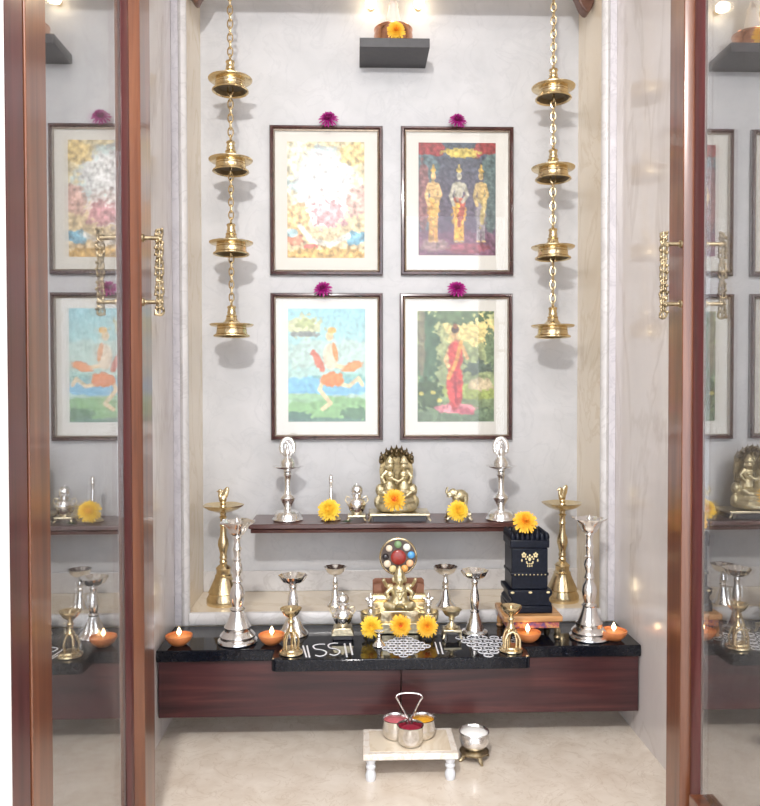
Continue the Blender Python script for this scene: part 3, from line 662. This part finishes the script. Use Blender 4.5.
# ------------------------------------------------------------------ tall brass lamps on the ledge
def brass_lamp(loc, label):
    t = thing('brass_lamp', label, 'oil lamp', loc, group='tall brass lamps on the marble ledge')
    MB().lathe([(.050, 0), (.051, .004), (.050, .018), (.044, .030), (.043, .034), (.046, .037), (.043, .042), (.036, .058), (.029, .074), (.025, .084), (.026, .088), (.021, .092), (.021, .106), (.023, .110), (.018, .116), (.010, .122), (.012, .130), (.009, .136),
                (.012, .142), (.0095, .152), (.013, .168), (.0165, .182), (.015, .196), (.010, .210), (.0085, .236), (.011, .242), (.009, .247), (.0085, .262), (.012, .268), (.008, .272), (.010, .282)], n=40).build('lamp_column', 'brass', t)
    MB().lathe([(.010, .281), (.022, .284), (.044, .292, .02), (.0585, .303, .05), (.060, .306, .05), (.044, .299, .02), (.018, .291), (.008, .290)], n=60, lobes=5).build('lamp_dish', 'brass', t)
    b = MB(); b.lathe([(.008, .290), (.011, .298), (.008, .306), (.010, .312), (.006, .316)], n=20)
    b.ball((-.001, 0, .323), (.0125, .009, .011), 14); b.tube([(-.007, 0, .326), (-.010, 0, .336), (-.008, 0, .345)], [.0068, .0052, .0054], 10); b.ball((-.008, 0, .348), (.0072, .006, .0068), 12); b.lathe([(.003, 0), (.0005, .008)], (-.014, 0, .347), 8, axis=(-1, 0, -.25))
    b.ball((.007, 0, .340), (.010, .0055, .019), 16, rot=Matrix.Rotation(.25, 3, 'Y')); b.ball((.012, 0, .352), (.007, .005, .009), 12); b.ball((.001, 0, .334), (.008, .006, .010), 10)
    b.build('bird_finial', 'brass', t, remesh=.0018)
    return t
bl = brass_lamp((-.513, 2.290, ZL + .0003), 'tall brass lamp with bird finial on ledge at left, behind the tall silver lamp'); bl.scale = (1, 1, .975)
dup(bl, (.514, 2.289, ZL + .0003), 'tall brass lamp with bird finial on ledge at right, behind the black pedestal', rot=(0, 0, .3))

# ------------------------------------------------------------------ tall silver lamps on the counter
def tall_silver(loc, label):
    t = thing('tall_silver_lamp', label, 'oil lamp', loc, group='tall silver lamps on the counter')
    MB().lathe([(.049, 0), (.052, .003), (.051, .007), (.045, .011), (.0445, .016), (.046, .019), (.042, .024), (.034, .031), (.0335, .037), (.035, .041), (.030, .047), (.024, .060), (.019, .074), (.017, .083), (.020, .087), (.015, .092)], n=48).build('stepped_base', 'silver', t)
    b = MB(); z = .091; b.lathe([(.012, z), (.014, z + .005), (.0185, z + .022), (.0200, z + .034), (.0175, z + .048), (.011, z + .058), (.010, z + .064), (.0145, z + .069), (.011, z + .074), (.0095, z + .086), (.0135, z + .095), (.0145, z + .104), (.0125, z + .112), (.0085, z + .120),
             (.0125, z + .125), (.0085, z + .130), (.0095, z + .146), (.0125, z + .152), (.0085, z + .158), (.0085, z + .178), (.012, z + .184), (.010, z + .188)], n=36); b.build('lamp_column', 'silver', t)
    z = .278; MB().lathe([(.010, z), (.018, z + .004), (.0235, z + .014, .05), (.029, z + .026, .09), (.042, z + .036, .12), (.043, z + .039, .12), (.029, z + .031, .09), (.018, z + .016), (.004, z + .012)], n=60, lobes=5).build('lamp_dish', 'silver', t)
    MB().lathe([(.007, z + .0122), (.009, z + .018), (.006, z + .030), (.0085, z + .038), (.004, z + .046), (.0005, z + .05)], n=18).build('wick_knob', 'silver', t)
    return t
t1 = tall_silver((-.424, 1.985, ZC + .0003), 'tall silver tiered lamp on counter at left, in front of left brass lamp')
dup(t1, (.503, 1.985, ZC + .0003), 'tall silver tiered lamp on counter at right, right of the black pedestal')

# ------------------------------------------------------------------ silver stem lamps
def stem_lamp(loc, rd, H, rb, label, scal=0, group='silver stem lamps', plate=False):
    t = thing('silver_stem_lamp', label, 'oil lamp', loc, group=group)
    pr = [(rb * .98, 0), (rb, .003), (rb * .97, .006)] + ([(rb * .70, .010, .04)] if plate else []) + [(rb * .66, .016, .10 if scal else 0), (rb * .50, .032, .10 if scal else 0), (rb * .34, .050), (rb * .30, .056), (rb * .36, .060), (rb * .26, .064)]
    MB().lathe(pr, n=48, lobes=8).build('foot', 'silver', t)
    h0, h1 = .0635, H - .025
    d = h1 - h0
    MB().lathe([(rb * .24, h0), (rb * .30, h0 + .1 * d), (rb * .36, h0 + .3 * d), (rb * .32, h0 + .5 * d), (rb * .22, h0 + .72 * d), (rb * .20, h0 + .85 * d), (rb * .27, h0 + .93 * d), (rb * .2, h1)], n=28).build('stem', 'silver', t)
    MB().lathe([(rb * .2, h1), (rd * .55, h1 + .004), (rd * .82, h1 + .011, .03), (rd * .97, h1 + .021, .04), (rd * 1.03, h1 + .025, .04), (rd * .92, h1 + .022, .04), (rd * .72, h1 + .013), (rd * .3, h1 + .008)], n=48, lobes=10).build('lamp_dish', 'silver', t)
    return t
stem_lamp((-.284, 2.040, ZC + .0003), .037, .160, .042, 'silver stem lamp with lotus foot behind left front brass lamp', 1)
stem_lamp((-.176, 2.243, ZL + .0003), .0315, .119, .024, 'small silver stem lamp on ledge left of the jewelled throne')
stem_lamp((.150, 2.228, ZL + .0003), .034, .120, .030, 'small silver stem lamp on ledge right of the jewelled throne')
stem_lamp((.206, 2.035, ZC + .0003), .036, .170, .036, 'silver stem lamp with round foot left of the black pedestal', 0, plate=True)

# ------------------------------------------------------------------ clay lamps
def diya(loc, label, s=1):
    t = thing('clay_lamp', label, 'oil lamp', loc, group='lit clay lamps'); t.scale = (s,) * 3
    MB().lathe([(.016, 0), (.018, .001), (.028, .010), (.034, .020), (.0345, .025), (.032, .026), (.030, .020), (.0005, .017)], n=36).build('bowl', 'clay', t)
    MB().lathe([(.0005, .0172), (.0285, .0205), (.0005, .0215)], n=28).build('oil', 'wick', t)
    MB().lathe([(.0035, .0205), (.0035, .026), (.0015, .028)], n=10).build('wick', 'pale_stone', t)
    MB().lathe([(.002, .025), (.0055, .030), (.0060, .034), (.0035, .040), (.0005, .046)], n=14).build('flame', 'flame', t)
    return t
d1 = diya((-.572, 1.968, ZC + .0003), 'lit orange clay lamp at far left of counter')
dup(d1, (-.333, 1.966, ZC + .0003), 'lit orange clay lamp beside tall silver lamp and left front brass lamp')
dup(d1, (.334, 1.962, ZC + .0003), 'lit orange clay lamp in front of the black pedestal stool')
dup(d1, (.563, 1.966, ZC + .0003), 'lit orange clay lamp at far right of counter')

# ------------------------------------------------------------------ silver pot on brass stand on the counter
q = (-.150, 2.006, ZC + .0003)
st2 = thing('brass_stand', 'pale gold stand with blacked-in hollow under silver pot on the black counter', 'stand', q, group='small brass stands')
MB().prism([(-.030, .012), (.030, .012), (.023, .032), (-.023, .032)], -.024, .024, 'y').build('stand_top', 'brass_pale', st2, bevel=.0015)
MB().box(-.026, .026, -.020, .020, 0, .0118).build('hollow_shade', 'black_shelf', st2, bevel=.002)  # dark box stands in for the shade beneath the stand
kalash(q, .88, 'silver lidded pot with gold handles on counter left of the jewelled throne', .0322, 'silver lidded pots', 0)

# ------------------------------------------------------------------ jewelled throne with seated idol
th = thing('jewelled_throne', 'gold throne with round brown disc of coloured gems at centre of counter', 'throne', (.004, 2.075, ZC + .0003))
MB().box(-.052, .052, -.045, .045, 0, .030).build('lower_step', 'brass_pale', th, bevel=.003)
MB().prism([(-.062, .0302), (.062, .0302), (.052, .050), (.058, .053), (.058, .060), (-.058, .060), (-.058, .053), (-.052, .050)], -.036, .042, 'y').build('seat', 'brass_pale', th, bevel=.002)
for sx in (-1, 1):
    b = MB(); b.lathe([(.008, -.024), (.0125, -.022), (.0135, 0), (.0125, .020), (.008, .022)], (sx * .051, -.004, .088), 20, axis=(1, 0, 0))
    b.prism([(sx * .034, .0605), (sx * .066, .0605), (sx * .070, .080), (sx * .034, .080)], -.020, .038, 'y'); b.build('armrest', 'brass', th)
    b = MB(); b.prism([(sx * .046, .094), (sx * .068, .094), (sx * .070, .120), (sx * .050, .124)], .010, .020, 'y'); b.build('side_panel', 'disc_wood', th)
MB().prism([(-.072, .079), (.072, .079), (.072, .124), (.066, .130), (-.066, .130), (-.072, .124)], .0425, .050, 'y').build('back_panel', 'disc_wood', th, bevel=.002)
b = MB(); zc_ = .191; b.lathe([(.010, -.006), (.048, -.006), (.050, 0), (.048, .006), (.0005, .007)], (0, .040, zc_), 48, axis=(0, -1, 0))
dsc = b.build('gem_disc', 'disc_brown', th); dsc['label'] = 'dark brown round disc'
MB().torus((0, .040, zc_), .050, .0035, (0, 1, 0), 48).build('disc_rim', 'brass', th)
gems = [('red', 0, 0, .0215)] + [(g, .0355 * math.cos(a), .0355 * math.sin(a), .0105 if g != 'black' else .0095) for g, a in zip(('blue', 'white', 'green', 'cream', 'black', 'straw', 'amber', 'peach'), [.12 * PI + k * PI / 4 for k in (0, 1, 2, 3, 4, 5, 7, 6)])]
angs = {'green': 92, 'white': 50, 'blue': 10, 'peach': -28, 'amber': -62, 'straw': -116, 'cream': -150, 'black': 178}
for g, x, z, r in gems:
    if g != 'red': x, z = .0360 * math.cos(math.radians(angs[g])), .0360 * math.sin(math.radians(angs[g]))
    o = MB().ball((x, .0325, zc_ + z), (r, .006, r), 18).build('gem', 'gem_' + g, dsc); o['label'] = g + ' round gem'
o = MB().ball((.0360 * math.cos(math.radians(136)), .0325, zc_ + .0360 * math.sin(math.radians(136))), (.0095, .006, .0095), 18).build('gem', 'gem_cream', dsc); o['label'] = 'cream round gem'
idl = thing('seated_idol', 'small gold crowned idol seated cross-legged on the jewelled throne', 'idol', (.004, 2.066, ZC + .0605))
b = MB(); b.ball((0, 0, .038), (.022, .017, .030), 16); b.ball((0, -.004, .020), (.026, .020, .018), 16); b.ball((0, -.006, .080), (.0135, .013, .015), 16); b.lathe([(.0135, .088), (.015, .091), (.012, .100), (.007, .108), (.003, .116), (.0005, .119)], (0, -.003, 0), 16)
for sx in (-1, 1):
    b.tube([(sx * .010, -.006, .010), (sx * .034, -.018, .012), (sx * .012, -.030, .010)], [.012, .012, .008], 10); b.tube([(sx * .020, 0, .058), (sx * .036, -.006, .042), (sx * .030, -.022, .034)], [.008, .0068, .006], 8)
    b.tube([(sx * .018, .004, .060), (sx * .036, .004, .062), (sx * .042, -.006, .076)], [.007, .006, .005], 8); b.ball((sx * .016, -.004, .080), (.006, .003, .010), 10); b.ball((sx * .043, -.007, .080), .006, 8)
b.ball((0, -.020, .073), (.004, .004, .006), 8); b.torus((0, -.008, .058), .014, .003, (0, -.5, 1), 16); b.tube([(-.012, -.018, .05), (0, -.024, .03), (.012, -.018, .05)], .003, 6)
b.build('idol_body', 'idol_gold', idl, remesh=.0022)
# flanking footed brass bowls, silver figurine, flowers
def footed(loc, label):
    t = thing('footed_bowl', label, 'bowl', loc, group='footed brass bowls')
    MB().lathe([(.020, .040), (.026, .052), (.0285, .068), (.027, .074), (.029, .078), (.0255, .079), (.022, .064), (.0005, .050)], n=36).build('bowl', 'brass_pale', t)
    MB().lathe([(.024, .030), (.025, .034), (.012, .038), (.020, .0405)], n=28).build('plinth', 'brass_pale', t)
    for a in (45, 135, 225, 315):
        c, s = math.cos(math.radians(a)), math.sin(math.radians(a)); MB().tube([(.020 * c, .020 * s, .031), (.016 * c, .016 * s, .016), (.026 * c, .026 * s, .003)], [.0042, .0034, .0028], 8).build('leg', 'brass_pale', t)
    return t
f1 = footed((-.075, 2.030, ZC + .0003), 'footed brass bowl behind left marigold, left of the throne'); f1.scale = (1, 1, .8)
dup(f1, (.080, 2.030, ZC + .0003), 'footed brass bowl behind right marigold, right of the throne')
sf = thing('silver_figurine', 'tiny silver figurine standing in footed bowl left of the throne', 'figurine', (-.075, 2.030, ZC + .0405))
b = MB(); b.lathe([(.012, 0), (.010, .01), (.006, .03), (.009, .04)], n=16); b.ball((0, 0, .046), (.010, .008, .011), 12); b.ball((0, -.001, .061), .0065, 12); b.ball((-.011, 0, .056), (.005, .004, .006), 8); b.ball((.011, 0, .056), (.005, .004, .006), 8); b.ball((0, 0, .070), .004, 8); b.build('figure_body', 'silver', sf, remesh=.0018)
for px, py, sd, lab, cm, pm in ((371.5, 627, 21, 'left of the three marigolds before the throne, all yellow', 'golden', 'yellow'), (400.5, 625.5, 22, 'middle of the three marigolds before the throne, with deep orange centre', 'orange_red', 'golden'), (427, 626.5, 23, 'right of the three marigolds before the throne, golden with orange centre', 'orange', 'golden')):
    flower('marigold', lab, 'flower', px, py, 1.985, .0295, pm, cm, (0, -1, .22), fy, .5, sd)
dup(sf, (.080, 2.030, ZC + .0405), 'tiny silver figurine standing in footed bowl right of the throne')
# small silver lamp before the left flower, gold lamp on stand
q = G(379, 646, ZC); sm = thing('small_silver_lamp', 'tiny silver funnel-footed lamp in front of the left marigold', 'oil lamp', (q.x, q.y, ZC + .0003))
MB().lathe([(.016, 0), (.017, .002), (.014, .006), (.007, .014), (.004, .022), (.0055, .026), (.004, .029), (.013, .036), (.014, .038), (.003, .034)], n=28).build('lamp_body', 'silver', sm)
q = (.139, 1.998, ZC + .0003)
gl = thing('gold_stem_lamp', 'small pale gold lamp on footed square stand right of the throne', 'oil lamp', q)
stool_brass(gl, .024, .020, .026)
MB().lathe([(.016, .0262), (.017, .030), (.007, .038), (.005, .046), (.009, .050), (.006, .054), (.019, .062), (.026, .074), (.0265, .076), (.019, .068), (.0005, .062)], n=32).build('lamp_cup', 'brass_pale', gl)

# ------------------------------------------------------------------ front brass lamps
def front_lamp(loc, label, arch):
    t = thing('brass_pedestal_lamp', label, 'oil lamp', loc, group='small brass lamps at the front of the counter')
    MB().lathe([(.028, 0), (.030, .002), (.029, .006), (.023, .009), (.022, .013), (.0005, .014)], n=36).build('base_plate', 'brass', t)
    for k in range(5):
        a = 2 * PI * k / 5 + .3; c, s = math.cos(a), math.sin(a); MB().tube([(.018 * c, .018 * s, .012), (.0195 * c, .0195 * s, .030), (.014 * c, .014 * s, .048), (.007 * c, .007 * s, .056)], .0032, 8).build('column', 'brass', t)
    MB().lathe([(.008, .053), (.012, .058), (.007, .064), (.0055, .074), (.009, .080), (.0055, .085), (.0065, .090), (.018, .098), (.026, .110), (.027, .113), (.019, .106), (.006, .100), (.004, .112), (.0005, .116)], n=32).build('lamp_cup', 'brass', t)
    if arch:
        b = MB(); b.tube([(-.018, -.020, .013), (-.018, -.020, .034), (-.012, -.020, .048), (0, -.020, .054), (.012, -.020, .048), (.018, -.020, .034), (.018, -.020, .013)], .0036, 8); b.build('arch', 'brass', t)
    return t
front_lamp((-.277, 1.893, ZC + .0003), 'small brass cup lamp at left front corner of projecting counter', False)
front_lamp((.276, 1.893, ZC + .0003), 'small brass cup lamp with arch at right front corner of projecting counter', True)

# ------------------------------------------------------------------ black carved pedestal on wooden stool
ps = thing('wooden_stool', 'small honey wood stool with patterned purple band under the black pedestal', 'stool', (.352, 2.040, ZC + .0003))
hs = .062
MB().box(-.078, .078, -.068, .068, hs - .016, hs).build('stool_top', 'stool_wood', ps, bevel=.003)
m, nt, bb = newmat('patterned_band'); setp(bb, rough=.6); vv = coords(nt, (1, 1, 1)); nt.links.new(ramp(nt, noise_tex(nt, vv, 70, 2), [(.35, rgb(96, 70, 116)), (.48, rgb(176, 92, 84)), (.6, rgb(206, 150, 90)), (.75, rgb(110, 90, 140))]), bb.inputs['Base Color']); M['band'] = m
o = MB().box(-.070, .070, -.062, .062, hs - .034, hs - .0165).build('apron', 'band', ps, bevel=.002); o['label'] = 'patterned purple and red band'
for sx in (-1, 1):
    for sy in (-1, 1): MB().lathe([(.007, 0), (.009, .003), (.006, .008), (.0085, .013), (.0075, hs - .0345)], (sx * .066, sy * .056, 0), 16).build('leg', 'stool_wood' if sx < 0 else 'brass_old', ps)
pd = thing('carved_pedestal', 'black carved stone pedestal shaped like a temple tower on wooden stool', 'pedestal', (.349, 2.052, ZC + hs + .0006)); pd.scale = (.92, .95, 1.03)
MB().box(-.064, .064, -.060, .060, 0, .020).build('plinth', 'black_stone', pd, bevel=.003)
MB().prism([(-.062, .0202), (.062, .0202), (.062, .026), (.055, .032), (.055, .040), (.062, .046), (.064, .052), (.064, .060), (-.064, .060), (-.064, .052), (-.062, .046), (-.055, .040), (-.055, .032), (-.062, .026)], -.058, .058, 'y').build('lower_tier', 'black_stone', pd, bevel=.002)
MB().box(-.053, .053, -.050, .050, .0602, .168).build('shaft', 'black_stone', pd, bevel=.003)
MB().box(-.0555, .0555, -.0525, .0525, .096, .104).build('moulding', 'black_stone', pd, bevel=.002)
MB().box(-.057, .057, -.054, .054, .1685, .190).build('cornice', 'black_stone', pd, bevel=.003)
b = MB()
for u in range(8):
    x = -.050 + .1 * u / 7
    for y in (-.048, .048): b.lathe([(.0075, 0), (.0085, .006), (.0065, .013), (.002, .018)], (x, y, .1905), 10)
    for xx in (-.050, .050):
        if 0 < u < 7: b.lathe([(.0075, 0), (.0085, .006), (.0065, .013), (.002, .018)], (xx, -.048 + .096 * u / 7, .1905), 10)
b.build('battlement', 'black_stone', pd)
MB().add([(-.042, -.040, .1905), (.042, -.040, .1905), (.042, .040, .1905), (-.042, .040, .1905), (-.026, -.026, .220), (.026, -.026, .220), (.026, .026, .220), (-.026, .026, .220)], [(0, 1, 2, 3), (4, 5, 6, 7), (0, 1, 5, 4), (1, 2, 6, 5), (2, 3, 7, 6), (3, 0, 4, 7)]).build('stepped_roof', 'black_stone', pd, bevel=.002)
def dot(b, x, z, r, y=-.0502, rz=None): b.ball((x, y, z), (r, .0012, rz or r), 10)
b = MB()
for sx in (-1, 1):
    for k in range(5):
        a = 2 * PI * k / 5 + .3; dot(b, sx * .017 + .0045 * math.cos(a), .150 + .0045 * math.sin(a), .0030)
    dot(b, sx * .0065, .145, .0028); dot(b, sx * .011, .140, .0026); dot(b, sx * .023, .136, .0022, rz=.004); dot(b, sx * .009, .131, .0024, rz=.0035)
dot(b, 0, .139, .0042, rz=.005); dot(b, 0, .149, .003)
for x in (-.006, 0, .006): dot(b, x, .1275, .0022); dot(b, x, .1215, .0018, rz=.0026)
o = b.build('floral_inlay', 'ivory', pd); o['label'] = 'ivory floral inlay'
b = MB()
for k in range(9): dot(b, -.044 + .011 * k, .100, .0017, -.0557)
b.build('dotted_inlay', 'ivory', pd)
for x in (-.052, 0, .052):
    b = MB(); dot(b, x, .0545, .0056, -.0582, .003); b.build('oval_inlay', 'ivory', pd)
flower('golden_marigold', 'golden marigold on the roof of the black carved pedestal', 'flower', 525, 522, 2.005, .034, 'golden', 'orange', (-.05, -.75, .6), fy, .55, 41)

# ------------------------------------------------------------------ chalk drawings on the counter
zk = ZC + .0008
def g3(px, py): q = G(px, py, ZC); return Vector((q.x, q.y, zk))
def smooth_path(pts, n=6):
    out = []
    for i in range(len(pts) - 1):
        p0, p1, p2, p3 = pts[max(i - 1, 0)], pts[i], pts[i + 1], pts[min(i + 2, len(pts) - 1)]
        for k in range(n):
            t = k / n; out.append(.5 * ((2 * p1) + (p2 - p0) * t + (2 * p0 - 5 * p1 + 4 * p2 - p3) * t * t + (3 * p1 - p0 - 3 * p2 + p3) * t ** 3))
    return out + [pts[-1]]
def chalk(strokes, name, label, r=.0022):
    b = MB()
    for s in strokes: b.tube(smooth_path([g3(*p) for p in s]), r, 8, 0, False, .4)
    return tag(b.build(name, 'chalk', None), label, 'chalk drawing', 'chalk drawings on the black counter')
chalk([[(303, 646), (306.5, 657.5)], [(307, 646), (309.5, 657.5)],
       [(325, 644.5), (319, 644.5), (313.5, 646), (315, 649), (321, 650), (326, 652), (325, 655), (320, 656.5), (315.5, 655.5)],
       [(338, 643.5), (333, 643.5), (328.5, 645), (329.5, 648), (335, 649), (339.5, 651), (338.5, 654), (334, 655.5), (330, 654.5)],
       [(344.5, 644), (347, 657)], [(350, 643.5), (352.5, 655)]], 'chalk_writing', 'white chalk writing of two curls between double bars, left on counter')
chalk([[(435, 642.5), (438.5, 654)], [(439.8, 642.5), (442.8, 654)]], 'chalk_bars', 'pair of white chalk bars right of the central chalk lattice', .0018)
def lattice(rows, name, label):
    b = MB()
    for pts in rows:
        for i, (px, py, rr) in enumerate(pts):
            b.torus(g3(px, py), rr, .0013, (0, 0, 1), 20, 6); b.ball(g3(px, py), (.0016, .0016, .001), 8)
    return tag(b.build(name, 'chalk', None), label, 'chalk drawing', 'chalk drawings on the black counter')
rows = []
for k, n in enumerate((1, 2, 3, 4, 5, 4, 3, 2, 1)):
    y = 637 + 2.35 * k; rows.append([(403.5 + (i - (n - 1) / 2) * 11.4, y, .0105) for i in range(n)])
lattice(rows, 'chalk_lattice', 'white chalk diamond lattice at front centre of counter below the throne')
rows = []
for k, n in enumerate((6, 5, 4, 3, 2, 1)):
    y = 638 + 3.5 * k; rows.append([(488.5 + (i - (n - 1) / 2) * 11.4, y, .0115) for i in range(n)])
lattice(rows, 'chalk_triangle', 'white chalk triangle of loops on counter beside right front brass lamp')

# ------------------------------------------------------------------ floor: white stool, powder cups, bowl
fl, fr = G(374, 779, 0), G(450, 777.5, 0)
zt = .068
a = G(363, 754.5, zt); c = G(459, 753.5, zt); bk = G(366, 728.5, zt)
cx = (a.x + c.x) / 2; w2 = (c.x - a.x) / 2; cy = (a.y + bk.y) / 2; d2 = (bk.y - a.y) / 2
ws = thing('white_stool', 'low white marble stool with four turned legs on the floor before the cabinet', 'stool', (cx, cy, 0))
MB().box(-w2, w2, -d2, d2, zt - .016, zt - .0008).build('stool_top', 'white_stone', ws, bevel=.003)
MB().box(-w2 + .016, w2 - .016, -d2 + .014, d2 - .014, zt - .0007, zt).build('inlaid_panel', 'marble_warm', ws)
for sx in (-1, 1):
    for sy in (-1, 1):
        MB().lathe([(.010, 0), (.0115, .003), (.0125, .014), (.010, .022), (.0085, .026), (.0115, .030), (.0115, .035), (.0085, .038), (.011, .043), (.012, zt - .0163)], (sx * (w2 - .018), sy * (d2 - .016), 0), 24).build('leg', 'white_leg', ws)
ho = G(409.5, 741, zt); hold = thing('triple_cup_holder', 'steel holder of three powder cups with tall wire handle on the white stool', 'cup holder', (ho.x, ho.y + .002, zt + .0003))
cups = ((-.0325, .018, 'pink_powder', 'cup of pink powder'), (.0325, .018, 'yellow_powder', 'cup of yellow powder'), (.001, -.020, 'red_powder', 'cup of dark red powder'))
for x, y, pw, lb in cups:
    o = MB().lathe([(.019, 0), (.024, .002), (.029, .010), (.0305, .024), (.0295, .044), (.0315, .047), (.0295, .0475), (.0275, .043), (.028, .012), (.0005, .008)], (x, y, 0), 36).build('cup', 'steel', hold); o['label'] = lb
    MB().lathe([(.0005, .030), (.0276, .034), (.022, .0385), (.010, .041), (.0005, .0415)], (x, y, 0), 30).build('powder', pw, o)
b = MB(); hz = .046
b.tube(smooth_path([Vector(p) for p in ((0, .004, hz - .03), (0, .004, hz - .002), (-.010, .004, hz + .018), (-.026, .004, hz + .048), (-.031, .004, hz + .058), (-.023, .004, hz + .065), (0, .004, hz + .067), (.023, .004, hz + .064), (.031, .004, hz + .056), (.024, .004, hz + .045), (.010, .004, hz + .016), (.002, .004, hz - .002))]), .0023, 8); b.build('wire_handle', 'steel', hold)
wb = G(476, 765, 0); wbx, wby = wb.x, wb.y + .030
bst = thing('brass_stand', 'antique brass footed stand under bowl of white powder on the floor', 'stand', (wbx, wby, 0), group='small brass stands')
MB().lathe([(.022, .016), (.034, .018), (.036, .022), (.030, .026), (.0005, .027)], n=32).build('stand_ring', 'brass_old', bst)
for aa in (20, 110, 200, 290):
    c_, s_ = math.cos(math.radians(aa)), math.sin(math.radians(aa)); MB().tube([(.026 * c_, .026 * s_, .019), (.031 * c_, .031 * s_, .010), (.037 * c_, .037 * s_, .0035), (.041 * c_, .041 * s_, .003)], [.006, .005, .004, .003], 8).build('leg', 'brass_old', bst)
bw = thing('powder_bowl', 'round embossed silver bowl of white powder on brass stand beside the white stool', 'bowl', (wbx, wby, .0274))
bw.scale = (1, 1, .82)
MB().lathe([(.020, 0), (.026, .004), (.034, .016), (.0365, .028), (.0345, .040), (.0335, .046), (.0375, .051), (.0365, .053), (.032, .047), (.0325, .03), (.0005, .012)], n=40).build('bowl', 'silver_em', bw)
MB().lathe([(.0005, .042), (.0315, .0455), (.024, .0515), (.010, .055), (.0005, .0555)], n=32).build('powder', 'white_powder', bw)

# ------------------------------------------------------------------ lights
def area(name, loc, target, size, power, col, shape='DISK'):
    l = bpy.data.lights.new(name, 'AREA'); l.shape = shape; l.size = size; l.energy = power; l.color = col
    o = bpy.data.objects.new(name, l); C.objects.link(o); o.location = loc
    o.rotation_euler = (Vector(target) - Vector(loc)).to_track_quat('-Z', 'Y').to_euler(); return o
area('room_downlight', (-.32, -.16, 2.17), (0, 1.9, .1), .15, 39, (1, .975, .95))
area('added_ceiling_fill', (0, .58, 2.585), (0, .9, 0), .66, 15, (1, .965, .94), 'SQUARE')  # unseen soft fill light, added to brighten the niche
l = bpy.data.lights.new('niche_downlight', 'SPOT'); l.energy = 1.2; l.color = (1, .80, .55); l.spot_size = math.radians(138); l.spot_blend = .12; l.shadow_soft_size = .03
o = bpy.data.objects.new('niche_downlight', l); C.objects.link(o); o.location = (0, 1.95, ZTOP - .01)
w = bpy.data.worlds.new('daylight'); bpy.context.scene.world = w; w.use_nodes = True
bg = w.node_tree.nodes['Background']; bg.inputs['Color'].default_value = (.86, .91, 1, 1); bg.inputs['Strength'].default_value = 3.8

# ------------------------------------------------------------------ camera
cd = bpy.data.cameras.new('camera'); cam = bpy.data.objects.new('camera', cd); C.objects.link(cam)
cd.sensor_fit = 'AUTO'; cd.sensor_width = 36; cd.lens = FPX * 36 / 806; cd.clip_start = .02
cd.shift_x = -(PCX - 380) / 806; cd.shift_y = (PCY - 403) / 806
R3 = Matrix([list(RM[0]), list(RM[2]), list(-RM[1])]).transposed()
cam.matrix_world = Matrix.Translation(Vector(EYE)) @ R3.to_4x4()
sc = bpy.context.scene; sc.camera = cam
sc.view_settings.view_transform = 'Standard'; sc.view_settings.look = 'None'; sc.view_settings.gamma = 1; sc.view_settings.exposure = .08
sc.view_settings.use_curve_mapping = False
